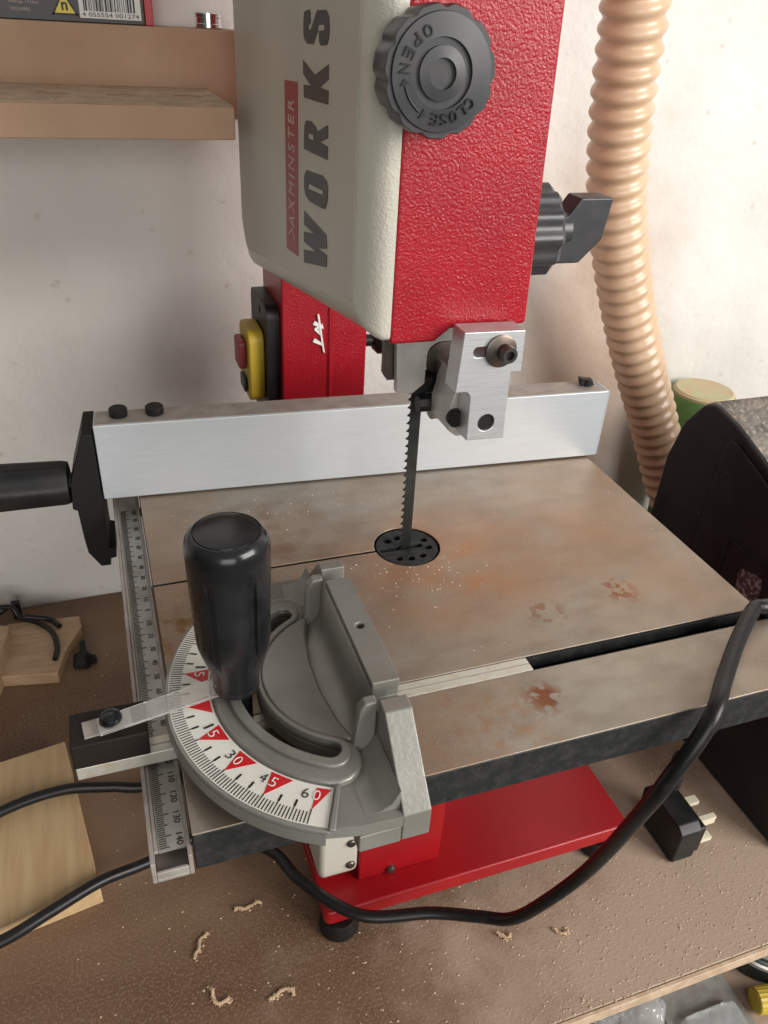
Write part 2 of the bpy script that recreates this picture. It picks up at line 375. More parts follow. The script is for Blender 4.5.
# ------------------------------------------------------------ workbench
wb = thing('workbench', 'dusty brown board workbench carrying the bandsaw', 'workbench', (0.2, 0.1, FL))
obj('worktop', G().box(-1.2, 1.6, -0.166, 0.366, BZ - 0.011, BZ), 'bench', wb, bevel=0.001)
obj('edge_strip', G().box(-1.2, 1.6, -0.1695, -0.1662, BZ - 0.011, BZ - 0.0002), 'edge', wb, bevel=0.0008)
obj('lower_shelf', G().box(-1.15, 1.55, -0.14, 0.355, BZ - 0.268, BZ - 0.25), 'shelfboard', wb)
for x in (-1.15, 0.75, 1.5):
    for y in (-0.13, 0.30):
        obj('leg', G().box(x, x + 0.045, y, y + 0.045, FL, BZ - 0.268), 'pine_block', wb, bevel=0.002)
        obj('leg', G().box(x, x + 0.045, y, y + 0.045, BZ - 0.25, BZ - 0.011), 'pine_block', wb, bevel=0.002)

# ------------------------------------------------------------ wall rack
rk = thing('wall_rack', 'brown fibreboard tool rack with a row of drilled holes on the wall', 'shelf', (-0.4, 0.30, 0.176))
RX0, RX1 = -0.80, -0.060
RF = 0.214       # front of the drilled ledge
RX1 = -0.0560
hl = [circ(-0.1230 - 0.0436 * k, 0.268, 0.0095) for k in range(-1, 15)]
ledge = G().prism([(RX0, RF), (RX1, RF), (RX1, 0.334), (RX0, 0.334)], 'z', 0.1935, 0.2130, holes=hl)
obj('ledge', ledge, 'mdf', rk, bevel=0.0008, smooth=30)
dust = G().prism([(RX0 + .001, RF + .001), (RX1 - .001, RF + .001), (RX1 - .001, 0.333), (RX0 + .001, 0.333)], 'z', 0.2131, 0.2136, holes=[circ(c[0][0] - 0.0095, 0.268, 0.0101) for c in hl])
obj('dust_layer', dust, 'mdf_dust', rk)
obj('back_board', G().box(RX0, -0.020, 0.335, 0.3675, 0.192, 0.2525), 'mdf', rk, bevel=0.001)

# box of drill bits standing on the back board, with its printed end
bx = thing('cardboard_box', 'black and red printed carton on top of the wall rack', 'box', (-0.19, 0.35, 0.2527))
BX0, BX1, BY, BT = -0.300, -0.0915, 0.3362, 0.2527
obj('carton', G().box(BX0, BX1 - 0.006, BY, 0.3670, BT, BT + 0.050), 'box_black', bx, bevel=0.0006)
obj('end_flap', G().box(BX1 - 0.0058, BX1, BY, 0.3670, BT, BT + 0.050), 'box_red', bx, bevel=0.0006, label='red end of the carton')
lab = G(); lab.box(-0.142, -0.1000, BY - 0.0004, BY - 0.0001, BT + 0.0028, BT + 0.030)
obj('barcode_label', lab, 'white', bx, label='white barcode label')
bars = G(); x = -0.139
while x < -0.1035:
    w = random.choice([0.0004, 0.0004, 0.0008, 0.0012]); bars.box(x, x + w, BY - 0.0007, BY - 0.0005, BT + 0.0072, BT + 0.028); x += w + random.choice([0.0004, 0.0006, 0.001])
bars.add(*text_geo('4 055554 001274', frame((-0.1405, BY - 0.0005, BT + 0.0038), (1, 0, 0), (0, 0, 1)), h=0.0026, w=0.039))
obj('barcode', bars, 'ink', bx)
tri = G().prism([(-0.160, BT + 0.0042), (-0.1435, BT + 0.0042), (-0.15175, BT + 0.0185)], 'y', BY - 0.0004, BY - 0.0001)
obj('warning_triangle', tri, 'yel_print', bx, label='yellow warning triangle')
tn = G()
for (a, b) in (((-0.1605, 0.0040), (-0.1430, 0.0040)), ((-0.1430, 0.0040), (-0.15175, 0.0190)), ((-0.15175, 0.0190), (-0.1605, 0.0040))):
    d = Vector((b[0] - a[0], b[1] - a[1])).normalized(); n = Vector((-d[1], d[0])) * 0.0011
    tn.prism([(a[0], BT + a[1]), (b[0], BT + b[1]), (b[0] + n[0], BT + b[1] + n[1]), (a[0] + n[0], BT + a[1] + n[1])], 'y', BY - 0.0008, BY - 0.0005)
tn.add(*text_geo('n', frame((-0.1538, BY - 0.0005, BT + 0.0068), (1, 0, 0), (0, 0, 1)), h=0.0050, bold=0.03))
obj('triangle_print', tn, 'ink', bx)
tx = G()
for k, (s, w) in enumerate((('mit wechselbar', 0.022), ('Settings 172365', 0.019), ('WNLWPKS', 0.013))):
    tx.add(*text_geo(s, frame((-0.1875, BY - 0.0003, BT + 0.0135 - 0.0042 * k), (1, 0, 0), (0, 0, 1)), h=0.0021, w=w))
obj('small_print', tx, 'strip_text', bx)
# socket
sk = G(); sk.lathe([(0.0096, 0), (0.0102, 0.0008), (0.0102, 0.0030), (0.0098, 0.0034), (0.0098, 0.0070), (0.0102, 0.0074), (0.0102, 0.0098), (0.0096, 0.0104), (0.0078, 0.0104), (0.0078, 0.003)], (-0.0500, 0.3478, 0.2526), n=36)
obj('socket_ring', sk, 'chrome', label='small chrome socket standing on the wall rack', cat='socket')

# ------------------------------------------------------------ bandsaw
bs = thing('bandsaw', 'red and cream benchtop bandsaw with a rusty cast table', 'bandsaw', (0.05, 0.06, BZ))
def screw(c, ax, r, h, parent, m='steel_dark', name='screw', hexr=None, dome=True):
    g = G(); s = h
    pr = [(r, 0), (r, s * 0.45), (r * 0.8, s * 0.85), (r * 0.45, s)] if dome else [(r, 0), (r, s * 0.9), (r * 0.92, s)]
    if hexr: pr = pr[:-1] + [(hexr * 1.15, s * 0.98), (hexr, s * 0.98), (hexr, s * 0.35)]
    g.lathe(pr, c, ax, 24); return obj(name, g, m, parent)
# base
base = G()
def slab(g, poly, z0, z1, chamf):
    n = len(poly); cx = sum(p[0] for p in poly) / n; cy = sum(p[1] for p in poly) / n
    g.prism(poly, 'z', z0, z1)
BXL, BXR, BYN, BYF = -0.0665, 0.178, -0.068, 0.295
slab(base, rpoly([(BXL, BYN), (BXR, BYN), (BXR, BYF), (BXL, BYF)], 0.006), -0.2645, -0.2500, 0)
obj('base_plate', base, 'red_smooth', bs, bevel=0.0022, segs=3)
for x, y in ((-0.0540, -0.0600), (0.1590, -0.0590), (-0.050, 0.275), (0.158, 0.275)):
    g = G().lathe([(0.0125, BZ), (0.0145, BZ + 0.002), (0.0140, BZ + 0.008), (0.0115, BZ + 0.0143)], (x, y, 0), n=28)
    obj('foot', g, 'rubber', bs)
# lower wheel housing (frame + cream door)
lf = G().prism(rpoly([(-0.0505, -0.2499), (0.250, -0.2499), (0.250, -0.060), (-0.0505, -0.060)], [0, 0, 0.02, 0.02]), 'x', -0.0375, 0.0245)
lfo = obj('lower_housing', lf, 'red_smooth', bs, bevel=0.0012)
screw((-0.0135, -0.0506, -0.2515 + 0.006), 'y', 0.0035, -0.003, lfo, 'steel_dark')
ld = G().prism(rpoly([(-0.050, -0.243), (0.248, -0.243), (0.248, -0.062), (-0.050, -0.062)], [0.012, 0.03, 0.03, 0.03]), 'x', -0.0655, -0.0378)
ldo = obj('lower_door', ld, 'cream', bs, bevel=0.004, segs=3, label='cream lower wheel door')
screw((-0.0440, -0.0503, -0.2035), 'y', 0.0033, -0.002, ldo)
screw((-0.0440, -0.0503, -0.2275), 'y', 0.0033, -0.002, ldo)
# motor box behind, column
obj('motor_cover', G().cyl((0, 0.19, -0.17), 0.062, 0.0250, 0.155, 'x', 40, 0.006), 'black', bs)
col = G().prism([(-0.027, 0.215), (0.0095, 0.2150), (0.0112, 0.2125), (0.0130, 0.2150), (0.042, 0.215), (0.042, 0.285), (-0.027, 0.285)], 'z', -0.2499, 0.40)
colo = obj('column', col, 'red', bs, bevel=0.0016)
lg = G()
lg.add(*text_geo('A', frame((0.0035, 0.2138, 0.0545), (0.15, 0, 1), (-1, 0, 0.15)), h=0.006, w=0.010, bold=0.03, depth=0.0003))
for z0, w in ((0.050, 0.010), (0.064, 0.006)):
    lg.prism([(-0.0030, z0), (0.0055, z0 - 0.004), (0.0055, z0 - 0.002), (-0.0015, z0 + 0.003)], 'y', 0.2133, 0.2140)
lg.prism([(0.0005, 0.072), (0.0020, 0.072), (0.0068, 0.040), (0.0053, 0.042)], 'y', 0.2130, 0.2140)
obj('logo_mark', lg, 'white', colo, label='white logo mark')
obj('tension_knob', G().lathe([(0.008, 0.0), (0.012, 0.004), (0.012, 0.014), (0.009, 0.018)], (0.0540, 0.235, 0.040), 'x', 24).lathe([(0.005, -0.012), (0.005, 0.0)], (0.0540, 0.235, 0.040), 'x', 16), 'black', bs)
# switch on the column
sw = G().prism(rpoly([(0.222, -0.025), (0.285, -0.025), (0.285, 0.076), (0.222, 0.076)], 0.010), 'x', -0.0375, -0.0272, holes=[circ(0.2475, 0.0670, 0.0030)])
swo = obj('switch_plate', sw, 'black', bs, bevel=0.0012)
sb = G().prism(rpoly([(0.231, -0.006), (0.272, -0.006), (0.272, 0.054), (0.231, 0.054)], [0.010, 0.010, 0.010, 0.010]), 'x', -0.0505, -0.0377)
sbo = obj('switch_body', sb, 'yellow', swo, bevel=0.002, label='yellow switch body')
obj('stop_button', G().prism(rpoly([(0.240, 0.020), (0.262, 0.020), (0.262, 0.044), (0.240, 0.044)], 0.004), 'x', -0.0570, -0.0507), 'button', sbo, bevel=0.002, label='dull red button')
obj('start_button', G().prism(rpoly([(0.240, 0.000), (0.260, 0.000), (0.260, 0.012), (0.240, 0.012)], 0.003), 'x', -0.0535, -0.0507), 'knob_grey', sbo, bevel=0.001)
# upper arm
AY = -0.035
arm = G().prism([(-0.0322, 0.1420), (-0.0095, 0.1420), (-0.002, 0.1478), (0.0375, 0.1478), (0.0290, 0.41), (-0.0322, 0.41)], 'y', AY, 0.290)
armo = obj('upper_housing', arm, 'red', bs, bevel=0.0022, segs=3)
# upper door: rounded outline, sloping lower edge, softly rounded front
DF, DN, DFAR = -0.0462, AY - 0.001, 0.273
ycor = 0.0
def door_outline(ins):
    pts = [(DN + ins, 0.1445 + ins), (-0.012, 0.1425 + ins), (0.247 - ins * .3, 0.1010 + ins), (DFAR - ins, 0.126 + ins * .5), (DFAR - ins, 0.395 - ins), (0.22 - ins * .4, 0.43 - ins), (0.01 + ins * .4, 0.43 - ins), (DN + ins, 0.395 - ins)]
    return rpoly(pts, [0.004, 0.01, 0.012, 0.012, 0.02, 0.02, 0.02, 0.02], 6)
dg = G(); rings = []
prof = [(0.0, -0.0324), (0.0, -0.0356), (0.0012, -0.0385), (0.0040, -0.0422), (0.0085, -0.0448), (0.0145, DF)]
n0 = None; vs = []; fs = []
for ins, x in prof:
    o = door_outline(ins); n0 = len(o); vs += [(x, p[0], p[1]) for p in o]
for k in range(len(prof) - 1):
    for i in range(n0):
        j = (i + 1) % n0; fs.append((k * n0 + i, k * n0 + j, (k + 1) * n0 + j, (k + 1) * n0 + i))
fs.append(tuple(range(n0))); fs.append(tuple(range((len(prof) - 1) * n0, len(prof) * n0)))
dg.add(vs, fs)
drs = obj('upper_door', dg, 'cream', bs, smooth=50, label='cream upper wheel door')
face = [(p[0], p[1]) for p in door_outline(0.0150)]
obj('label_film', G().prism(face, 'x', DF - 0.0004, DF - 0.0001), 'cream_satin', drs, label='smooth grey-cream door label')
XT = DF - 0.0005
# WORKS, reading upwards, tops towards the wall
lt = G()
GL_S = [(0.0669, 0.2641), (0.065, 0.2688), (0.0553, 0.2699), (0.0536, 0.2687), (0.0533, 0.2645), (0.0578, 0.2636), (0.0573, 0.262), (0.0528, 0.2621), (0.0421, 0.2697), (0.0274, 0.2702), (0.0229, 0.2683), (0.0212, 0.2639), (0.0224, 0.2594), (0.0256, 0.2572), (0.0358, 0.2566), (0.0382, 0.2582), (0.0388, 0.2621), (0.0297, 0.2626), (0.0293, 0.2647), (0.0396, 0.2643), (0.0407, 0.262), (0.0466, 0.2578), (0.049, 0.2565), (0.0604, 0.2562), (0.0661, 0.2586)]
GL_K = [(0.0676, 0.2492), (0.0451, 0.2444), (0.0219, 0.2502), (0.0216, 0.2445), (0.0357, 0.2401), (0.0214, 0.24), (0.0222, 0.2345), (0.0658, 0.2332), (0.0666, 0.2387), (0.0531, 0.2394), (0.0671, 0.2432)]
GL_R = [(0.0653, 0.2206), (0.0617, 0.2235), (0.0524, 0.2244), (0.0433, 0.223), (0.0402, 0.2213), (0.0217, 0.2263), (0.0214, 0.2209), (0.0349, 0.2175), (0.0212, 0.2173), (0.0221, 0.2116), (0.066, 0.21)]
GL_Rh = [(0.0577, 0.2182), (0.0471, 0.2188), (0.047, 0.2166), (0.0576, 0.216)]
GL_O = [(0.0604, 0.201), (0.0302, 0.2035), (0.0228, 0.2023), (0.0203, 0.1995), (0.0212, 0.1938), (0.0246, 0.1895), (0.0296, 0.1887), (0.0547, 0.1871), (0.0627, 0.1882), (0.0661, 0.1916), (0.0655, 0.1976)]
GL_Oh = [(0.057, 0.1951), (0.0292, 0.1969), (0.0296, 0.1948), (0.0576, 0.1925)]
GL_W = [(0.0656, 0.18), (0.0223, 0.178), (0.0205, 0.1719), (0.0374, 0.1677), (0.0209, 0.1688), (0.0208, 0.1628), (0.0664, 0.153), (0.0664, 0.1598), (0.0419, 0.165), (0.0663, 0.1641), (0.0663, 0.1693), (0.0457, 0.1732), (0.0663, 0.173)]
for poly, hs in ((GL_W, ()), (GL_O, (GL_Oh,)), (GL_R, (GL_Rh,)), (GL_K, ()), (GL_S, ())):
    lt.prism(poly, 'x', XT - 0.0002, XT, holes=hs)
obj('lettering', lt, 'ink_grey', drs, label='dark WORKS lettering')
st = G().prism([(0.1078, 0.2375), (0.0789, 0.2388), (0.0799, 0.1527), (0.1076, 0.1504)], 'x', XT - 0.0002, XT)
sto = obj('red_strip', st, 'strip_red', drs, label='dull red strip')
XT2 = XT - 0.0003
tg = G().add(*text_geo('AXMINSTER', frame((XT2, 0.0860, 0.1660), (0, 0, 1), (0, 1, 0)), h=0.0135, w=0.064, depth=0.0002, space=1.35))
tg.prism([(0.0860, 0.1590), (0.0925, 0.1640), (0.1010, 0.1590), (0.1010, 0.1602), (0.0925, 0.1654), (0.0860, 0.1602)], 'x', XT2 - 0.0002, XT2)
obj('strip_lettering', tg, 'strip_text', sto, label='pale AXMINSTER lettering')
# door knob, ten lobes, axis along -y
KC = (-0.0262, 0, 0.2530)
lob = lambda a, h: 1.02 - 0.075 * abs(math.cos(5.5 * a)) ** 6 + 0.012 * math.cos(11 * a)
kg = G().lathe([(0.010, -0.0362), (0.010, -0.0425)], KC, 'y', 30)
kg.lathe([(0.0200, -0.0405), (0.0213, -0.0417), (0.0218, -0.0545), (0.0212, -0.0562)], KC, 'y', 220, fn=lob, caps=True)
kb = obj('door_knob', kg, 'knob_grey', bs, smooth=40, label='dark grey lobed door knob')
fr = G().lathe([(0.0196, -0.0563), (0.0193, -0.0572), (0.0117, -0.0577), (0.0114, -0.0540), (0.0092, -0.0540), (0.0090, -0.0576), (0.0052, -0.0580), (0.0050, -0.0520), (0.0002, -0.0520)], KC, 'y', 60)
obj('knob_face', fr, 'knob_grey', kb)
obj('knob_screw', G().lathe([(0.0046, -0.0521), (0.0045, -0.0545), (0.0026, -0.0545), (0.0024, -0.0523)], KC, 'y', 30), 'steel_dark', kb)
em = G()
for i, ch in enumerate('OPEN'):
    a = math.radians(118 + i * 19)     # from upper left down
    r = 0.0148; p = (KC[0] + r * math.cos(a), -0.0577, KC[2] + r * math.sin(a))
    tan = (-math.sin(a), 0, math.cos(a))
    em.add(*text_geo(ch, frame(p, tan, (-math.cos(a), 0, -math.sin(a))), h=0.0040, w=0.0032, center=True, depth=0.0005, bold=0.01))
for i, ch in enumerate('CLOSE'):
    a = math.radians(-38 - i * 15)
    r = 0.0148; p = (KC[0] + r * math.cos(a), -0.0575, KC[2] + r * math.sin(a))
    em.add(*text_geo(ch, frame(p, (math.sin(a), 0, -math.cos(a)), (math.cos(a), 0, math.sin(a))), h=0.0040, w=0.0028, center=True, depth=0.0009, bold=0.01))
arc = [(KC[0] + 0.0150 * math.cos(math.radians(t)), -0.0576, KC[2] + 0.0150 * math.sin(math.radians(t))) for t in range(196, 240, 4)]
em.tube(arc, 0.0004, 8)
for t0, sgn in ((192, 1), (243, -1)):
    q = []
    for rr, dt in ((0.0150, -4.5 * sgn), (0.0168, 3 * sgn), (0.0132, 3 * sgn)):
        a = math.radians(t0 + dt); q.append((KC[0] + rr * math.cos(a), KC[2] + rr * math.sin(a)))
    em.prism(q, 'y', -0.0581, -0.0576)
obj('knob_lettering', em, 'black', kb)
# guide post lock knobs on the far side of the arm
rkn = G().lathe([(0.012, 0.0378), (0.012, 0.049)], (-0.006, 0.004, 0.1822), 'x', 24)
rkn.lathe([(0.0190, 0.049), (0.0215, 0.0505), (0.0215, 0.0665), (0.0195, 0.069)], (-0.006, 0.004, 0.1822), 'x', 96, fn=lambda a, h: 1 + 0.045 * math.cos(12 * a))
rko = obj('guide_knob', rkn, 'knob_grey', bs, label='dark grey guide height knob')
hub = G().lathe([(0.0085, 0.069), (0.0085, 0.081)], (-0.006, 0.004, 0.1822), 'x', 24)
wing = G().prism(rpoly([(0.063, 0.1665), (0.0815, 0.1665), (0.0930, 0.178), (0.0955, 0.1985), (0.077, 0.1985), (0.071, 0.190), (0.063, 0.190)], [0, 0.002, 0.004, 0.0015, 0.0015, 0.003, 0]), 'y', -0.003, 0.011)
hub.v += wing.v; k = len(hub.v) - len(wing.v); hub.f += [tuple(i + k for i in f) for f in wing.f]
obj('wing_knob', hub, 'knob_grey', rko, bevel=0.0012)
obj('tracking_bolt', G().lathe([(0.009, 0.0378), (0.009, 0.054), (0.006, 0.060), (0.002, 0.062)], (-0.005, 0.03, 0.2165), 'x', 28), 'black_gloss', bs)
# blade with teeth
bl = G(); pts = []
for k in range(36):
    z = 0.1475 - k * 0.0047
    if z < -0.02: break
    q = -0.0034 - 0.0012 * (z / 0.09); pts += [(q, z), (q - 0.0002, z - 0.0022), (q - 0.0019, z - 0.0038)]
zb = pts[-1][1]
pts += [(0.0022, zb), (0.0010, 0.1475)]
bl.prism(pts, 'y', -0.0003, 0.0003)
obj('blade', bl, 'blade', bs, smooth=0)
# upper guide: arched plate, guide block, bearings
ap = [(-0.0195, 0.1418), (-0.0195, 0.133), (-0.0182, 0.107), (-0.0092, 0.106), (-0.0030, 0.1110), (-0.0028, 0.1265)]
ap += [(0.0055 - 0.0083 * math.cos(math.radians(t)), 0.1265 + 0.0065 * math.sin(math.radians(t))) for t in range(20, 100, 16)]
ap += [(0.0260, 0.1330), (0.0260, 0.1474), (-0.0015, 0.1474), (-0.0095, 0.1418)]
gp = obj('guide_plate', G().prism(ap, 'y', -0.0120, -0.0075), 'steel', bs, bevel=0.0004)
obj('rear_guide_plate', G().prism([(-0.0235, 0.1418), (-0.0235, 0.1155), (-0.0215, 0.112), (-0.0120, 0.112), (-0.012, 0.1418)], 'y', -0.0065, -0.0015), 'steel_dark', bs, bevel=0.0004)
gbp = [(-0.0020, 0.1515), (0.0290, 0.1508), (0.0298, 0.1303), (0.0244, 0.1303), (0.0254, 0.0955), (0.0052, 0.0962), (0.0048, 0.113)]
gbp += [(0.0012 + 0.0034 * math.cos(math.radians(t)), 0.1180 + 0.0042 * math.sin(math.radians(t))) for t in range(0, 91, 15)]
gbp += [(-0.0035, 0.1222)]
slot = rrect(0.0035, 0.0160, 0.1392, 0.1440, 0.0023)
gb = obj('guide_block', G().prism(gbp, 'y', -0.0500, -0.0372, holes=[circ(0.0148, 0.1050, 0.0044), slot]), 'alu', bs, bevel=0.0005, smooth=25, label='machined aluminium guide block')
obj('pin', G().cyl((0.0148, 0, 0.1050), 0.0042, -0.0488, -0.0380, 'y', 28), 'black_matt', gb)
g = G().lathe([(0.0078, -0.0502), (0.0078, -0.0514), (0.0070, -0.0518)], (0.0170, 0, 0.1418), 'y', 36)
obj('washer', g, 'steel_dark', gb)
g = G().lathe([(0.0040, -0.0519), (0.0040, -0.0570), (0.0036, -0.0576), (0.0022, -0.0576), (0.0020, -0.0545)], (0.0185, 0, 0.1418), 'y', 30)
obj('socket_screw', g, 'steel_dark', gb)
# arm of the block reaching back to the blade
obj('guide_arm', G().prism([(0.0045, 0.1240), (0.0080, 0.127), (0.0240, 0.127), (0.0240, 0.092), (0.0060, 0.0920), (0.0010, 0.0960), (0.0005, 0.106)], 'y', -0.0370, -0.0140), 'steel', bs, bevel=0.0006)
obj('side_guide', G().lathe([(0.0045, -0.0372), (0.0045, -0.0405), (0.0038, -0.0412)], (0.0035, 0, 0.1035), 'y', 24), 'black_matt', bs)
obj('bearing', G().lathe([(0.0060, -0.0010), (0.0078, -0.0004), (0.0078, 0.0048), (0.0060, 0.0054)], (0, -0.0065, 0.0960), 'x', 36, T=Matrix.Translation((0.0042, 0, 0))).lathe([(0.0074, 0), (0.0074, 0.004)], (0.0085, -0.004, 0.1115), 'x', 36), 'steel', bs)
obj('rear_bearing', G().lathe([(0.0060, 0), (0.0098, 0.0005), (0.0098, 0.0045), (0.0060, 0.005), (0.0025, 0.005), (0.0025, 0.003)], (0.0120, 0, 0.1180), 'y', 36, T=Matrix.Translation((0, 0.0, 0))), 'steel_dark', bs)
obj('guide_bolt', G().lathe([(0.0045, -0.0035), (0.0050, -0.0025), (0.0050, 0.0045), (0.0040, 0.0050)], (-0.0010, -0.0085, 0.0985), 'x', 8), 'black', bs)
obj('guide_bracket', G().prism([(-0.0130, 0.1065), (-0.0020, 0.1120), (0.006, 0.1120), (0.006, 0.1040), (-0.004, 0.1015), (-0.0100, 0.1040)], 'y', -0.0070, 0.0040), 'black_matt', bs, bevel=0.0006)
obj('guide_post', G().box(0.0120, 0.0230, 0.002, 0.012, 0.116, 0.150), 'steel_dark', bs, bevel=0.001)

# ---- table
TX0, TX1, TY0, TY1 = -0.1485, 0.1705, -0.1605, 0.155
sl0, sl1 = -0.1163, -0.1064
tb = G()
insert_hole = circ(0.0, 0.0, 0.0200, 48)
# rear plate with the insert hole and the saw kerf cut in from the left edge
top = [(TX0, sl1), (TX1, sl1), (TX1, TY1), (TX0, TY1), (TX0, 0.0010)]
aK = math.asin(0.0010 / 0.02)
ring = [(0.02 * math.cos(t), 0.02 * math.sin(t)) for t in [PI - aK - (2 * PI - 2 * aK) * i / 64 for i in range(65)]]
top += ring + [(TX0, -0.0010)]
tb.prism(top, 'z', -0.0010, 0.0)
tb.box(TX0, TX1, TY0, sl0, -0.0010, 0.0)
tbo = obj('table', tb, 'table', bs, bevel=0.0004, smooth=30, label='rusty brown machined table top')
ub = G(); ub.box(TX0 + 0.0008, TX1 - 0.0008, TY0 + 0.0008, TY1 - 0.0008, -0.0098, -0.0081)
ub.box(TX0, TX1, sl0, sl1, -0.0225, -0.0081)
for a in ((TX0, TX1, TY0, TY0 + 0.010), (TX0, TX1, TY1 - 0.010, TY1), (TX0, TX0 + 0.010, TY0 + .010, sl0), (TX0, TX0 + 0.010, sl1, -0.0010), (TX0, TX0 + 0.010, 0.0010, TY1 - .010), (TX1 - 0.010, TX1, TY0 + .010, sl0), (TX1 - 0.010, TX1, sl1, TY1 - .010)):
    ub.box(*a, -0.0225, -0.0011)
for x in (-0.05, 0.06): ub.box(x, x + 0.006, TY0 + 0.01, TY1 - 0.01, -0.020, -0.0098)
obj('table_casting', ub, 'cast_black', tbo, bevel=0.0008, label='black painted rim of the table')
obj('trunnion', G().prism([(-0.010, -0.060), (0.10, -0.060), (0.10, -0.0205), (-0.010, -0.0205)], 'x', 0.026, 0.045), 'cast_black', bs, bevel=0.002)
# slot lining (T-slot walls)
obj('mitre_slot', G().box(TX0 + .0008, TX1 - .0008, sl0 + 0.0001, sl0 + 0.0012, -0.0080, -0.0010).box(TX0 + .0008, TX1 - .0008, sl1 - 0.0012, sl1 - 0.0001, -0.0080, -0.0010), 'cast_black', tbo)
ih = [circ(x, y, 0.0023, 16) for x, y in ((-0.0095, 0.0085), (-0.003, 0.0105), (0.0045, 0.0115), (0.0125, 0.0045), (-0.0085, -0.0100), (-0.0015, -0.0115), (0.0060, -0.0105), (0.0125, -0.0035))]
ih.append([(-0.0172, -0.0019), (0.0095, -0.0019), (0.0095, 0.0017), (-0.0172, 0.0017)])
obj('table_insert', G().prism(circ(0, 0, 0.0188, 48), 'z', -0.0036, -0.0006, holes=ih), 'cast_black', tbo, bevel=0.0002, smooth=25, label='black slotted table insert')
obj('insert_seat', G().lathe([(0.0198, -0.0078), (0.0198, -0.0040)], (0, 0, 0), 'z', 48), 'hole', tbo)

# ---- front rail with scale
RL0, RL1, RZ = -0.1652, -0.1492, -0.0078
RY0, RY1 = -0.1635, 0.135
rl = G()
rl.box(RL0, RL0 + 0.0018, RY0, RY1, -0.0200, RZ); rl.box(RL1 - 0.0018, RL1, RY0, RY1, -0.0200, RZ)
rl.box(RL0 + 0.0018, RL1 - 0.0018, RY0, RY1, -0.0200, -0.0182)
rl.box(RL0 + 0.0018, RL1 - 0.0018, RY0, RY0 + 0.0014, -0.0182, RZ - 0.0065)
rl.box(RL0 + 0.0018, RL0 + 0.0034, RY0 + 0.006, RY1, -0.0105, RZ - 0.0012)
rlo = obj('front_rail', rl, 'alu_dusty', bs, bevel=0.0004, smooth=25, label='aluminium front rail with a ruler')
tp = G().box(RL0 + 0.0036, RL1 - 0.0019, -0.1570, 0.112, -0.0112, -0.0102)
tpo = obj('scale_tape', tp, 'tape', rlo)
tk = G(); zt = -0.0101
y_of = lambda mm: -0.0065 - 0.00103 * mm
xt0 = RL0 + 0.0040
for mm in range(-100, 149):
    y = y_of(mm)
    if y > 0.105 or y < -0.1560: continue
    L = 0.0052 if mm % 10 == 0 else (0.0041 if mm % 5 == 0 else 0.0030)
    tk.box(xt0, xt0 + L, y - 0.00014, y + 0.00014, zt - 0.0001, zt + 0.0001)
for mm in range(-100, 149, 10):
    y = y_of(mm); 
    if y > 0.100: continue
    s = str(abs(mm)); 
    tk.add(*text_geo(s, frame((RL1 - 0.0052, y + (0.0002 if len(s) > 2 else 0), zt), (0, -1, 0), (1, 0, 0)), h=0.0027, w=0.0018 * len(s), depth=0.0001))
obj('scale_marks', tk, 'ink', tpo, smooth=0)
for y in (-0.12, 0.10): obj('rail_bolt', G().cyl((0, y, -0.0145), 0.003, RL1 + 0.00005, TX0 + 0.0004, 'x', 16), 'steel_dark', bs)

# ------------------------------------------------------------ rip fence
fn = thing('rip_fence', 'silver aluminium rip fence with a black clamp lying across the saw table', 'fence', (0.0, 0.095, 0.0))
ang = math.atan2(0.0756 - 0.0978, 0.1761 + 0.1681)
FO = Vector((-0.1697, 0.0958, 0.0010)); FLn = 0.3475; FH = 0.0515; FT = 0.0205
FM = Matrix.Translation(FO) @ Matrix.Rotation(ang, 4, 'Z')
ex = G().prism([(0, 0), (FT, 0), (FT, FH), (0, FH)], 'x', 0.0, FLn, T=FM, holes=[[(0.002, 0.002), (FT - 0.002, 0.002), (FT - 0.002, FH - 0.002), (0.002, FH - 0.002)]])
exo = obj('extrusion', ex, 'alu_fence', fn, bevel=0.0007, smooth=25)
obj('dusty_top', G().box(0.0016, FLn - 0.001, 0.0012, FT - 0.001, FH + 0.00005, FH + 0.0004, T=FM), 'alu_dusty', exo, label='sawdust film on the fence top')
for x in (0.0150, 0.0365):
    obj('fence_bolt', G().lathe([(0.0052, FH + 0.0005), (0.0056, FH + 0.0012), (0.0056, FH + 0.0050), (0.0048, FH + 0.0058)], (x, 0.0120, 0), 'z', 24, T=FM), 'black', fn)
obj('fence_screw', G().lathe([(0.0036, FH + 0.0005), (0.0042, FH + 0.0010), (0.0042, FH + 0.0040), (0.0030, FH + 0.0052)], (FLn - 0.012, 0.0120, 0), 'z', 20, T=FM).prism([(FLn - 0.017, FH + .001), (FLn - 0.007, FH + .001), (FLn - 0.010, FH + .0050), (FLn - 0.0185, FH + .0065)], 'y', 0.0095, 0.0145, T=FM), 'black', fn)
obj('end_cap', G().box(FLn + 0.0002, FLn + 0.0012, 0.0005, FT - 0.0005, 0.0005, FH - 0.0005, T=FM), 'alu_fence', fn)
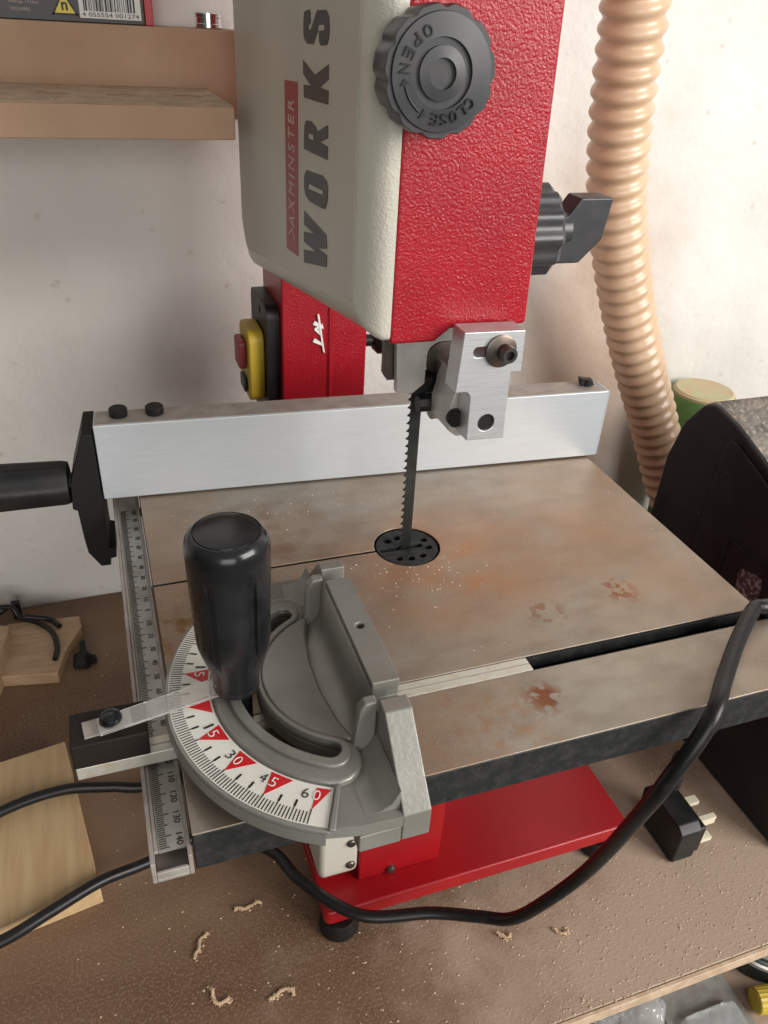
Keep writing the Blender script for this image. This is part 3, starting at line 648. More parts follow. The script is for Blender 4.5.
# clamp head: outline in x-z (local, x negative outwards)
cl = [(-0.0010, 0.0462), (-0.0075, 0.0462), (-0.0180, 0.0140), (-0.0195, -0.0050), (-0.0168, -0.0065), (-0.0160, -0.0270), (-0.0150, -0.0395), (-0.0085, -0.0510), (-0.0022, -0.0510), (-0.0022, -0.0460), (0.0020, -0.0450), (0.0020, -0.0380), (-0.0018, -0.0370), (-0.0016, -0.0100), (-0.0010, -0.0008)]
clo = obj('clamp_head', G().prism(rpoly(cl, 0.0008, 3), 'y', -0.0005, 0.034, T=FM), 'black_matt', fn, bevel=0.001)
hd = rpoly([(0.0120, 0), (0.0148, 0), (0.0148, 0), (0.0135, 0)], 0)
hg = G().lathe([(0.0060, -0.0175), (0.0060, -0.0200), (0.0105, -0.0198), (0.0128, -0.0200), (0.0136, -0.0235), (0.0142, -0.0500), (0.0150, -0.0850), (0.0146, -0.1050), (0.0110, -0.1120)], (0, 0.0110, 0.0085), 'x', 72, T=FM, fn=lambda a, h: 1 + 0.035 * math.cos(6 * a))
obj('lever', hg, 'black', fn, smooth=50, label='black clamp lever')

# ------------------------------------------------------------ mitre gauge
mg = thing('mitre_gauge', 'silver-grey cast mitre gauge with an angle scale and tall black handle', 'mitre gauge', (-0.0685, -0.1105, 0.0))
MX, MY = -0.0685, -0.1104
pol = lambda r, t: (MX - r * math.cos(math.radians(t)), MY - r * math.sin(math.radians(t)))
def sector(r0, r1, t0, t1, n=48):
    return [pol(r1, t0 + (t1 - t0) * i / n) for i in range(n + 1)] + [pol(r0, t1 - (t1 - t0) * i / n) for i in range(n + 1)]
SL0, SL1 = 0.0438, 0.0528
def slotpoly(r0, r1, ta, n=36):
    rm = (r0 + r1) / 2; w = (r1 - r0) / 2; o = [pol(r1, -ta + 2 * ta * i / n) for i in range(n + 1)]
    cx, cy = pol(rm, ta)
    a0 = math.atan2(pol(r1, ta)[1] - cy, pol(r1, ta)[0] - cx)
    o += [(cx + w * math.cos(a0 + PI * i / 8), cy + w * math.sin(a0 + PI * i / 8)) for i in range(1, 8)]
    o += [pol(r0, ta - 2 * ta * i / n) for i in range(n + 1)]
    cx, cy = pol(rm, -ta); a0 = math.atan2(pol(r0, -ta)[1] - cy, pol(r0, -ta)[0] - cx)
    o += [(cx + w * math.cos(a0 + PI * i / 8), cy + w * math.sin(a0 + PI * i / 8)) for i in range(1, 8)]
    return o
XB = -0.0722
def outline(r, e):
    o = [pol(r, -66 + 132 * i / 60) for i in range(61)]
    return o + [(-0.1020, -0.1838 - e), (-0.0900, -0.1862 - e), (XB, -0.1872 - e), (XB, -0.0343 + e), (-0.0900, -0.0348 + e), (-0.1020, -0.0372 + e)]
bodyo = obj('protractor_body', G().prism(outline(0.0835, 0.0), 'z', 0.0102, 0.0160, holes=[slotpoly(SL0, SL1, 62)]), 'cast', mg, bevel=0.0012, smooth=30)
hb = G()
hb.prism(sector(0.0540, 0.0832, -63, 67), 'z', 0.0158, 0.0183)
obj('table_pad', G().box(-0.0895, -0.0723, -0.1870, -0.0345, 0.0006, 0.0101), 'cast', bodyo, bevel=0.0008)
obj('scale_bed', hb, 'cast', bodyo, bevel=0.0008, smooth=30)
# ridge ring around the slot, stepped
obj('slot_rim', G().prism(slotpoly(0.0400, 0.0632, 64), 'z', 0.0159, 0.0203, holes=[slotpoly(SL0, SL1, 62)]), 'cast', bodyo, bevel=0.0016, segs=3, smooth=40)
obj('inner_rim', G().prism(slotpoly(0.0418, 0.0570, 63), 'z', 0.0200, 0.0222, holes=[slotpoly(SL0 + 0.0002, SL1 - 0.0002, 61.8)]), 'cast', bodyo, bevel=0.0008, segs=3, smooth=40)
dome = [pol(0.0416, -70 + 140 * i / 40) for i in range(41)] + [(-0.0800, -0.1500), (-0.0838, -0.1380), (-0.0862, -0.1200), (-0.0862, -0.1010), (-0.0838, -0.0830), (-0.0800, -0.0710)]
obj('centre_plate', G().prism(dome, 'z', 0.0159, 0.0212), 'cast', bodyo, bevel=0.0030, segs=3, smooth=40)
# scale border
for t0, t1 in ((66.6, 68.4), (-66.3, -64.6)):
    obj('scale_border', G().prism([pol(0.0635, t0), pol(0.0833, t0), pol(0.0833, t1), pol(0.0635, t1)], 'z', 0.0180, 0.0200), 'cast', bodyo, bevel=0.0007)
# scale film with ticks, triangles and figures
sc = obj('angle_scale', G().prism(sector(0.0640, 0.0816, -63.5, 66.2), 'z', 0.01835, 0.0186), 'scale', mg, label='white angle scale with red triangles')
tk = G(); rt = G(); zt = 0.01862
def ray_box(g, t, r0, r1, w, z0=zt, z1=zt + 0.0001):
    a = math.radians(t); d = Vector((-math.cos(a), -math.sin(a))); n = Vector((-d[1], d[0])) * w / 2; c = Vector((MX, MY))
    p = [c + d * r0 - n, c + d * r0 + n, c + d * r1 + n, c + d * r1 - n]; g.prism([tuple(q) for q in p], 'z', z0, z1)
for t in range(-60, 61):
    ray_box(tk, t + 0.8, 0.0762 if t % 5 else 0.0750, 0.0812, 0.00042)
    if t % 5 == 0 and t % 15: ray_box(tk, t + 0.8, 0.0722, 0.0752, 0.0009)
for t in range(-60, 61, 15):
    tri = [pol(0.0770, t), pol(0.0655, t + 0.4), pol(0.0655, t + (-1 if t >= 0 else 1) * (-8.2 if t == 60 else 8.2) * (1 if t != 60 else -0.45))]
    if t == 60: tri = [pol(0.0752, 60.8), pol(0.0652, 65.5), pol(0.0652, 60.4)]
    else: tri = [pol(0.0752, t + .8), pol(0.0648, t + .8 + 6.0), pol(0.0648, t + .8 - 2.4)]
    rt.prism(tri, 'z', zt, zt + 0.0001)
    ray_box(tk, t + 0.8, 0.0748, 0.0812, 0.0003, zt + 0.00015, zt + 0.0002)
    if t == 0: continue
    s = str(abs(t)); r = 0.0686
    a = math.radians(t)
    rd = (1, 0, 0)      # figures read towards the fence face
    for k, ch in enumerate(s):
        off = (k - 0.5) * 0.0044 - 0.0008
        base = Vector(pol(r, t)); 
        # reading direction: along the arc, towards growing angle on the near side
        th = math.radians(t); tdir = Vector((math.sin(th), -math.cos(th))); up = Vector((math.cos(th), math.sin(th)))
        p = base + tdir * off
        gg = tk if k == 0 else G(); gg.add(*text_geo(ch, frame((p[0], p[1], zt + 0.0002), (*tdir, 0), (*up, 0)), h=0.0043, w=0.0027 if ch != '1' else 0.0010, center=True, depth=0.0001, bold=-0.012))
        if k: obj('white_figure', gg, 'white', sc, smooth=0)
obj('red_triangles', rt, 'print_red', sc, smooth=0, label='red triangles')
obj('scale_ticks', tk, 'ink', sc, smooth=0)
# face plate, stepped profile
fp = [(-0.187, 0.0012), (-0.187, 0.0155), (-0.1600, 0.0438), (-0.1533, 0.0443), (-0.1533, 0.0365), (-0.1452, 0.0360), (-0.1452, 0.0448),
      (-0.0752, 0.0448), (-0.0752, 0.0370), (-0.0672, 0.0365), (-0.0672, 0.0448), (-0.0605, 0.0443), (-0.0345, 0.0155), (-0.0345, 0.0012)]
fco = obj('face_plate', G().prism(fp, 'x', -0.0722, -0.0605), 'cast', mg, bevel=0.0007, smooth=30, label='cast face plate with stepped top')
# drilled hole on the face top
cut = G().cyl((-0.0664, -0.1100, 0), 0.0019, 0.030, 0.06, 'z', 24)
cme = bpy.data.meshes.new('c'); og = ORG[mg.name]
cme.from_pydata([tuple(Vector(v) - og) for v in cut.v], [], cut.f)
co = bpy.data.objects.new('c', cme); C.objects.link(co); co.location = (og[0], og[1], og[2] + ZO)
bpy.context.view_layer.update()
bm_ = fco.modifiers.new('cut', 'BOOLEAN'); bm_.object = co; bm_.operation = 'DIFFERENCE'
fco.modifiers.move(len(fco.modifiers) - 1, 0)
bpy.context.view_layer.update()
newme = bpy.data.meshes.new_from_object(fco.evaluated_get(bpy.context.evaluated_depsgraph_get()))
fco.modifiers.clear(); fco.data = newme; bpy.data.objects.remove(co); newme.name = 'face_plate'
# web between body and face: concave fillet, ribs
web = G().prism([(-0.0724, 0.0161), (-0.0860, 0.0161), (-0.0810, 0.0166), (-0.0775, 0.0182), (-0.0752, 0.0210), (-0.0742, 0.0260), (-0.0736, 0.0400), (-0.0724, 0.0420)], 'y', -0.1485, -0.0720)
obj('web', web, 'cast', mg, smooth=60, bevel=0.0004)
for y in (-0.1535, -0.0720):
    rb = G().prism([(-0.0724, 0.0161), (-0.0830, 0.0161), (-0.0815, 0.0220), (-0.0800, 0.0400), (-0.0775, 0.0430), (-0.0724, 0.0432)], 'y', y, y + 0.0050)
    obj('rib', rb, 'cast', mg, bevel=0.0012)
for y0, y1 in ((-0.1870, -0.1537), (-0.0668, -0.0345)):
    obj('corner_web', G().prism([(-0.0724, 0.0161), (-0.0860, 0.0161), (-0.0800, 0.0168), (-0.0755, 0.0195), (-0.0724, 0.0260)], 'y', y0 + (0.004 if y0 < -0.1 else 0), y1 - (0 if y0 < -0.1 else 0.004)), 'cast', mg, smooth=60)
# bar, washer, stud, handle
bar = obj('mitre_bar', G().box(-0.1900, 0.0243, -0.1158, -0.1068, -0.0072, -0.0003), 'bar', mg, bevel=0.0004, label='pale mitre bar in the table slot')
obj('bar_groove', G().box(-0.1899, 0.0240, -0.1118, -0.1112, -0.0003, -0.0001), 'alu_dusty', bar)
obj('stud', G().cyl((-0.1180, MY, 0), 0.0032, -0.0002, 0.0300, 'z', 20), 'black_matt', mg)
HX, HY = -0.1212, MY
def flute(a, h):
    w = max(0.0, min(1.0, (h - 0.044) / 0.006, (0.0905 - h) / 0.005))
    c = math.cos(6 * (a + 0.123))
    g_ = max(0.0, min(1.0, (c - 0.74) / 0.10))
    return 1 - 0.085 * w * g_ * g_ * (3 - 2 * g_)
hp = [(0.0088, 0.0235), (0.0096, 0.0238), (0.0099, 0.0248), (0.0096, 0.0258), (0.0095, 0.0266), (0.0098, 0.0275)]
for k in range(12):
    t = k / 11; hp.append((0.0100 + 0.0052 * (t * t * (3 - 2 * t)), 0.029 + 0.023 * t))
for k in range(1, 13):
    t = k / 12; hp.append((0.0152 + 0.0012 * t, 0.052 + 0.040 * t))
hp += [(0.0163, 0.0945), (0.0158, 0.0968), (0.0148, 0.0985), (0.0134, 0.0996), (0.0129, 0.0996), (0.0128, 0.0992), (0.0126, 0.0992), (0.0124, 0.0998), (0.0095, 0.1008), (0.005, 0.1014), (0.001, 0.1015)]
hp = [(r, h + 0.0010 + 0.0035 * max(0, (h - 0.03) / 0.07)) for r, h in hp]
obj('handle', G().lathe(hp, (HX, HY, 0), 'z', 360, fn=flute), 'black_gloss', mg, smooth=38, label='tall glossy black handle')
# pointer block and clear pointer on the bar's end
ib = obj('pointer_block', G().prism(rpoly([(-0.1905, -0.1165), (-0.1598, -0.1165), (-0.1598, -0.0975), (-0.1905, -0.0975)], 0.001), 'z', 0.0001, 0.0135), 'indicator', mg, bevel=0.0010, label='black block carrying the pointer')
PM = frame((-0.1825, -0.1135, 0.0137), (0.0545, 0.0050, 0.0070), (-0.005, 0.0545, 0))
obj('pointer_seat', G().box(0.0005, 0.020, -0.0010, 0.0080, 0.0000, 0.0008, T=frame((-0.1850, -0.1125, 0.0136), (1, 0.12, 0), (-0.12, 1, 0))), 'alu_dusty', ib)
obj('clear_pointer', G().prism(rpoly([(0.004, -0.0022), (0.0540, -0.0042), (0.0550, 0.0064), (0.004, 0.0072)], 0.001), 'z', 0.0010, 0.0026, T=PM), 'clear', mg, bevel=0.0004, label='clear plastic pointer')
obj('pointer_screw', G().lathe([(0.0046, 0.0165), (0.0048, 0.0175), (0.0040, 0.0195), (0.0022, 0.0206), (0.0005, 0.0209)], (-0.1735, -0.1085, 0), 'z', 28), 'black_gloss', mg)

# ------------------------------------------------------------ mains lead and plug
pc = thing('power_cable', 'thick black mains cable draped over the saw table, with its three-pin plug', 'cable', (0.05, -0.15, BZ))
cp = [(0.2270, -0.0500, -0.2400), (0.2380, -0.0480, -0.2130), (0.2430, -0.0520, -0.1850), (0.2360, -0.0680, -0.1400), (0.2080, -0.0960, -0.0700), (0.1762, -0.1110, -0.0080), (0.1720, -0.1125, 0.0045), (0.1660, -0.1135, 0.0070), (0.1586, -0.1145, 0.0072), (0.1333, -0.1323, 0.0062), (0.1080, -0.1530, 0.0062),
      (0.0907, -0.1680, 0.0060), (0.0811, -0.1735, -0.0045), (0.0706, -0.1750, -0.0255), (0.0661, -0.1720, -0.0500), (0.0698, -0.1461, -0.1418), (0.0543, -0.1319, -0.1947), (0.0430, -0.1211, -0.2224),
      (0.0284, -0.1086, -0.2330), (0.0006, -0.0930, -0.2400), (-0.0460, -0.0800, -0.2400), (-0.0780, -0.0440, -0.2405), (-0.0900, -0.0080, -0.2540), (-0.1200, 0.0300, -0.2700), (-0.1500, 0.0300, -0.2690), (-0.1782, 0.0170, -0.2640),
      (-0.2099, 0.0061, -0.2560), (-0.2428, -0.0082, -0.2540), (-0.2732, -0.0199, -0.2540), (-0.3150, -0.0250, -0.2540), (-0.3450, 0.0100, -0.2540), (-0.3300, 0.0600, -0.2540),
      (-0.2790, 0.0846, -0.2540), (-0.2367, 0.0925, -0.2545), (-0.2007, 0.0938, -0.2650), (-0.1700, 0.0940, -0.2740), (-0.1100, 0.1100, -0.2755), (-0.0880, 0.1600, -0.2755), (-0.0800, 0.2200, -0.2700), (-0.0740, 0.2600, -0.2500), (-0.0600, 0.2740, -0.2350), (-0.0450, 0.2700, -0.2250), (-0.0315, 0.2620, -0.2200)]
obj('cable', G().tube(spline(cp, 12), 0.0041, 16), 'rubber', pc, smooth=60)
PX = Matrix.Translation((0.2255, -0.0640, 0)) @ Matrix.Rotation(math.radians(0), 4, 'Z')
pl = G().prism(rpoly([(-0.0280, BZ), (0.0200, BZ), (0.0210, BZ + 0.034), (0.0120, BZ + 0.039), (-0.0210, BZ + 0.039), (-0.0280, BZ + 0.034)], 0.004), 'x', -0.0180, 0.0020, T=PX)
pl.prism(rpoly([(-0.0260, BZ + 0.003), (0.0180, BZ + 0.003), (0.0180, BZ + 0.034), (-0.0260, BZ + 0.033)], 0.003), 'x', 0.0018, 0.0080, T=PX)
plo = obj('plug', pl, 'black', pc, bevel=0.0015)
obj('cable_grip', G().lathe([(0.0075, 0.010), (0.0068, 0.020), (0.0056, 0.044)], (0.2270, -0.0500, BZ + 0.028), 'z', 20), 'black_matt', plo)
obj('pin', G().box(0.0081, 0.0200, -0.0020, 0.0045, BZ + 0.0260, BZ + 0.0300, T=PX), 'brass', plo, label='pale metal pin')
obj('pin', G().box(0.0081, 0.0200, -0.0240, -0.0175, BZ + 0.0100, BZ + 0.0140, T=PX), 'brass', plo, label='pale metal pin')
obj('pin', G().box(0.0081, 0.0240, -0.0180, -0.0140, BZ + 0.0220, BZ + 0.0300, T=PX), 'brass', plo, label='pale metal earth pin')

# ------------------------------------------------------------ dust hose
hp = [(0.17, 0.26, 1.20), (0.185, 0.25, 0.80), (0.205, 0.243, 0.50), (0.2412, 0.24, 0.3347), (0.2513, 0.245, 0.3002), (0.2587, 0.25, 0.2688), (0.2651, 0.256, 0.2347), (0.2753, 0.263, 0.1899), (0.2903, 0.27, 0.1404), (0.3132, 0.277, 0.085), (0.3435, 0.283, 0.0228), (0.3732, 0.287, -0.0326), (0.4056, 0.288, -0.0913), (0.4288, 0.283, -0.1422), (0.4511, 0.268, -0.1976), (0.475, 0.243, -0.235), (0.525, 0.228, -0.2520), (0.62, 0.220, -0.2530), (0.95, 0.215, -0.2530)]
sp = spline(hp, 14)
# resample evenly, one rib every 13.5 mm
acc = [0]
for i in range(1, len(sp)): acc.append(acc[-1] + (sp[i] - sp[i - 1]).length)
tot = acc[-1]; pitch = 0.0150; step = pitch / 10; q = []; i = 0; s = 0
while s < tot:
    while acc[i + 1] < s: i += 1
    t = (s - acc[i]) / (acc[i + 1] - acc[i]); q.append(sp[i].lerp(sp[i + 1], t)); s += step
ribr = [0.0232, 0.0235, 0.0243, 0.0254, 0.0263, 0.0267, 0.0265, 0.0257, 0.0246, 0.0236]
hz = G().tube(q, 0.03, 44, per=lambda i: ribr[i % 10])
obj('dust_hose', hz, 'hose', smooth=80, org=(0.4, 0.327, BZ), label='tan ribbed dust extraction hose hanging down the wall', cat='hose')

# green tub
gt = thing('green_tub', 'green round tub with a dusty pale lid behind the black machine', 'tub', (0.478, 0.315, BZ))
GX, GY = 0.503, 0.3235
TT = Matrix.Translation((GX, GY, 0))
obj('tub_body', G().lathe([(0.023, BZ), (0.024, BZ + 0.004), (0.0385, -0.120), (0.0385, -0.100), (0.0365, -0.090)], (0, 0, 0), 'z', 48, T=TT), 'green', gt)
obj('lid', G().lathe([(0.0355, -0.0898), (0.0355, -0.0870), (0.0320, -0.0845), (0.030, -0.0850), (0.002, -0.0835)], (0, 0, 0), 'z', 48, T=TT), 'dusty_lid', gt, label='dusty pale lid')

# ------------------------------------------------------------ black machine on the right
mc = thing('black_machine', 'large black plastic machine casing thick with dust on the right of the bench', 'machine', (0.40, 0.01, BZ))
X1 = 0.296
arch = [(-0.108, BZ), (0.126, BZ), (0.131, -0.16), (0.131, -0.045), (0.122, -0.008), (0.1005, 0.0225), (0.066, 0.0150), (0.028, 0.0010), (-0.020, -0.020), (-0.070, -0.055), (-0.100, -0.095), (-0.108, -0.140)]
ao = rpoly(arch, [0.004, 0.006, 0.02, 0.03, 0.03, 0.02, 0.03, 0.04, 0.05, 0.05, 0.04, 0.03], 5)
cs = obj('casing', G().prism(ao, 'x', X1, X1 + 0.26), 'casing', mc, bevel=0.007, segs=4, smooth=40)
inner = [(-0.099, -0.250), (0.069, -0.250), (0.069, -0.01), (0.066, 0.0035), (0.058, 0.0040), (0.026, -0.0075), (-0.020, -0.028), (-0.066, -0.062), (-0.092, -0.098), (-0.099, -0.140)]
obj('side_panel', G().prism(rpoly(inner, 0.008, 4), 'x', X1 - 0.0022, X1 - 0.0001), 'casing', cs, bevel=0.0015)
dt = [p for p in ao if p[1] > -0.060 and p[0] < 0.1285]
dt = sorted(dt, key=lambda p: p[0])
vs = []; fs = []
for p in dt: 
    n = Vector((p[0] - 0.02, p[1] + 0.16)).normalized() * 0.0009
    vs += [(X1 + 0.006, p[0] + n[0], p[1] + n[1]), (X1 + 0.250, p[0] + n[0], p[1] + n[1]), (X1 + 0.0012, p[0] - n[0] * 3, p[1] - n[1] * 3), (X1 + 0.250, p[0] - n[0], p[1] - n[1])]
for i in range(len(dt) - 1):
    a, b = i * 4, i * 4 + 4
    fs += [(a, b, b + 1, a + 1), (a + 2, a + 3, b + 3, b + 2), (a, a + 2, b + 2, b), (a + 1, b + 1, b + 3, a + 3)]
fs += [(0, 1, 3, 2), (len(vs) - 4, len(vs) - 2, len(vs) - 1, len(vs) - 3)]
obj('dust_cover', G().add(vs, fs), 'casing_dust', cs, smooth=60, label='layer of grey sawdust')
for y, z in ((-0.03, -0.10), (-0.05, -0.10)):
    pass
obj('worn_label', G().prism(rpoly([(-0.012, -0.110), (0.012, -0.112), (0.016, -0.084), (-0.008, -0.078)], 0.006), 'x', X1 - 0.0027, X1 - 0.0023), 'smudge', cs, label='worn pinkish label')
obj('latch_frame', G().prism(rrect(-0.036, 0.036, -0.150, -0.068, 0.004), 'x', X1 - 0.0036, X1 - 0.0023, holes=[rrect(-0.0345, 0.0345, -0.1485, -0.0695, 0.003)]), 'casing', cs)
obj('handle_boss', G().lathe([(0.012, X1 - 0.0023), (0.012, X1 - 0.008), (0.009, X1 - 0.010)], (0, -0.045, -0.095), 'x', 24), 'black', cs)

# ------------------------------------------------------------ loose wood on the bench
def board(name, label, cat, c, ang, L, W, T, m='pine', bevel=0.0012, group=None, poly=None):
    Tm = Matrix.Translation((c[0], c[1], 0)) @ Matrix.Rotation(ang, 4, 'Z')
    g = G()
    g.prism(poly or [(-L, -W), (0, -W), (0, 0), (-L, 0)], 'z', BZ, BZ + T, T=Tm)
    o = obj(name, g, m, bevel=bevel, label=label, cat=cat); return o
board('pine_board', 'pale pine board lying under the black cable at the left', 'wood', (-0.2336, 0.148), math.atan2(0.1425, -0.0226) - PI / 2, 0.20, 0.1445, 0.0200)
board('wood_offcut', 'small notched wood offcut under black cord near the wall', 'wood', (-0.2210, 0.315), math.radians(-6), 0.08, 0.0, 0.013, 'pine_block',
      poly=[(-0.068, -0.072), (-0.012, -0.076), (-0.008, -0.045), (0.004, -0.012), (0.0, 0.006), (-0.068, 0.004)])
board('wood_block', 'rough wood block at the left edge of the picture', 'wood', (-0.2760, 0.300), math.radians(-14), 0.10, 0.085, 0.030, 'pine_block', poly=[(-0.09, -0.110), (-0.0120, -0.118), (0.000, -0.060), (-0.006, 0.0), (-0.09, 0.010)])
zc = BZ + 0.0130 + 0.0026
obj('elastic_string', G().tube(spline([(-0.318, 0.318, BZ + 0.034), (-0.300, 0.326, BZ + 0.034), (-0.282, 0.330, BZ + 0.030), (-0.2757, 0.3255, zc + 0.004), (-0.2586, 0.3165, zc), (-0.2453, 0.298, zc), (-0.2410, 0.276, zc), (-0.2425, 0.258, zc)], 8), 0.0026, 12).tube(spline([(-0.270, 0.3225, zc + 0.006), (-0.2600, 0.3215, zc + .003), (-0.2474, 0.3190, zc), (-0.2385, 0.3055, zc)], 8), 0.0026, 12), 'rubber', smooth=60,
    label='short black elastic string curling over the wood offcut', cat='string')
cg = G().box(-0.285, -0.277, 0.348, 0.354, BZ, BZ + 0.020)
cg.tube(spline([(-0.281, 0.351, BZ + 0.018), (-0.295, 0.345, BZ + 0.013), (-0.312, 0.340, BZ + 0.006)], 6), 0.0015, 8)
obj('black_clip', cg, 'black', bevel=0.001, label='little black clip standing by the wall at far left', cat='clip')
kn = G().lathe([(0.008, BZ), (0.010, BZ + 0.002), (0.009, BZ + 0.008), (0.004, BZ + 0.013)], (-0.2190, 0.262, 0), 'z', 24, fn=lambda a, h: 1 + 0.10 * math.cos(5 * a))
kn.box(-0.2185, -0.2065, 0.258, 0.264, BZ + 0.001, BZ + 0.007)
kn.box(-0.2215, -0.2165, 0.269, 0.286, BZ + 0.001, BZ + 0.009)
obj('thumb_nut', kn, 'black_matt', label='small black plastic thumb nut lying beside the wood offcut', cat='nut')

# ------------------------------------------------------------ under the bench
SZ = BZ - 0.25
def blob(c, rx, ry, rz, seed, amp=0.18):
    rnd = random.Random(seed); ph = [rnd.uniform(0, 6) for _ in range(8)]
    vs = []; fs = []; nu, nv = 48, 24
    for i in range(nv + 1):
        b = -PI / 2 + PI * i / nv
        for j in range(nu):
            a = 2 * PI * j / nu
            k = 1 + amp * (math.sin(3 * a + ph[0]) * math.cos(4 * b + ph[1]) + 0.6 * math.sin(7 * a + ph[2] + 3 * b) + 0.4 * math.sin(13 * a + ph[3]) * math.sin(9 * b + ph[4])) * math.cos(b)
            z = c[2] + rz + rz * math.sin(b) * (1 if b > 0 else 1)
            vs.append((c[0] + rx * k * math.cos(b) * math.cos(a), c[1] + ry * k * math.cos(b) * math.sin(a), max(c[2], z)))
    for i in range(nv):
        for j in range(nu):
            k = (j + 1) % nu; fs.append((i * nu + j, i * nu + k, (i + 1) * nu + k, (i + 1) * nu + j))
    return G().add(vs, fs)
obj('clear_bag', blob((0.222, -0.095, SZ + 0.0005), 0.036, 0.045, 0.020, 3), 'bag', smooth=70, label='crumpled clear bag on the shelf below the bench front edge', cat='bag')
tc = thing('clear_tray', 'clear plastic packet with a grey card on the shelf below the bench', 'packet', (0.30, -0.11, SZ))
obj('card', G().prism(rrect(0.262, 0.345, -0.150, -0.088, 0.008), 'z', SZ + 0.0002, SZ + 0.0030), 'tape', tc, bevel=0.0008)
obj('blister', G().prism(rrect(0.275, 0.333, -0.165, -0.116, 0.006), 'z', SZ + 0.0032, SZ + 0.014), 'bag', tc, bevel=0.003)
yb = thing('yellow_capped_tube', 'tube with a ridged yellow cap on the shelf below the bench', 'tube', (0.37, -0.13, SZ))
YM = Matrix.Translation((0.352, -0.125, SZ + 0.0125)) @ Matrix.Rotation(math.radians(-12), 4, 'Z')
obj('cap', G().lathe([(0.0105, 0), (0.0120, 0.001), (0.0120, 0.018), (0.0105, 0.019)], (0, 0, 0), 'x', 40, fn=lambda a, h: 1 + 0.03 * math.cos(20 * a), T=YM), 'yellow_dull', yb, label='yellow cap')
obj('tube_body', G().lathe([(0.0095, 0.0192), (0.0115, 0.024), (0.0118, 0.090), (0.004, 0.095)], (0, 0, 0), 'x', 32, T=YM), 'box_red', yb, label='red tube body')
dt_ = thing('dark_tin', 'round dark tin at the lower right corner below the bench', 'tin', (0.404, -0.072, SZ))
obj('tin_body', G().lathe([(0.043, SZ), (0.045, SZ + 0.002), (0.045, SZ + 0.030), (0.0435, SZ + 0.032), (0.0405, SZ + 0.032), (0.0400, SZ + 0.010)], (0.404, -0.072, 0), 'z', 56), 'dark_green', dt_)
obj('tin_rim', G().lathe([(0.0455, SZ + 0.020), (0.0470, SZ + 0.022), (0.0470, SZ + 0.026), (0.0455, SZ + 0.028)], (0.404, -0.072, 0), 'z', 56), 'steel', dt_)
obj('tin_filling', G().lathe([(0.0398, SZ + 0.010), (0.0398, SZ + 0.022), (0.02, SZ + 0.026), (0.001, SZ + 0.027)], (0.404, -0.072, 0), 'z', 40), 'shaving', dt_)

# ------------------------------------------------------------ sawdust
def flakes(n, place, s0, s1, seed):
    rnd = random.Random(seed); vs = []; fs = []
    for _ in range(n):
        r = place(rnd)
        if r is None: continue
        x, y, z = r; s = s0 + (s1 - s0) * rnd.random() ** 3
        a = rnd.uniform(0, 2 * PI); e = rnd.uniform(0.4, 1.0)
        k = len(vs)
        for q in range(5):
            t = a + 2 * PI * q / 5; vs.append((x + s * math.cos(t) * rnd.uniform(.6, 1), y + s * e * math.sin(t) * rnd.uniform(.6, 1), z + 0.00005))
        vs.append((x, y, z + s * rnd.uniform(0.3, 0.9)))
        fs += [(k + q, k + (q + 1) % 5, k + 5) for q in range(5)] + [tuple(range(k, k + 5))[::-1]]
    return G().add(vs, fs)
def on_bench(r):
    x = r.uniform(-0.33, 0.50); y = -0.166 + 0.53 * r.random() ** 1.6
    w = 0.10 + 0.9 * max(0, min(1, (x + 0.13) / 0.22)) * max(0.15, min(1, (0.05 - y) / 0.15))
    if r.random() > w: return None
    if 0.29 < x and y > -0.11: return None
    return x, y, BZ
obj('sawdust', flakes(15000, on_bench, 0.0003, 0.0014, 1), 'sawdust', smooth=0, kind='stuff', label='fine pale sawdust scattered over the bench top', cat='sawdust')
def on_table(r):
    m = r.random()
    if m < 0.35: x, y = r.gauss(-0.005, 0.018), r.gauss(-0.028, 0.014)
    elif m < 0.6: x, y = r.uniform(-0.145, 0.02), r.uniform(0.045, 0.085)
    else: x, y = r.uniform(-0.14, 0.165), r.uniform(-0.10, 0.08)
    if not (-0.147 < x < 0.169 and -0.104 < y < 0.155): return None
    if x * x + y * y < 0.0205 ** 2 or abs(y) < 0.0015: return None
    if x < -0.058 and y < -0.02: return None
    if y > 0.074 - 0.0645 * x: return None
    return x, y, 0.0
obj('table_sawdust', flakes(620, on_table, 0.00015, 0.0008, 2), 'speck', smooth=0, kind='stuff', label='specks of sawdust on the saw table round the blade', cat='sawdust')
def on_rack(r):
    x = r.uniform(RX0 + 0.005, RX1 - 0.003); y = r.uniform(RF + 0.002, 0.333)
    if any((x - c[0][0] + 0.0095) ** 2 + (y - 0.268) ** 2 < 0.0115 ** 2 for c in hl): return None
    return x, y, 0.2137
obj('rack_sawdust', flakes(900, on_rack, 0.0004, 0.0018, 3), 'sawdust', smooth=0, kind='stuff', label='sawdust lying along the ledge of the wall rack', cat='sawdust')

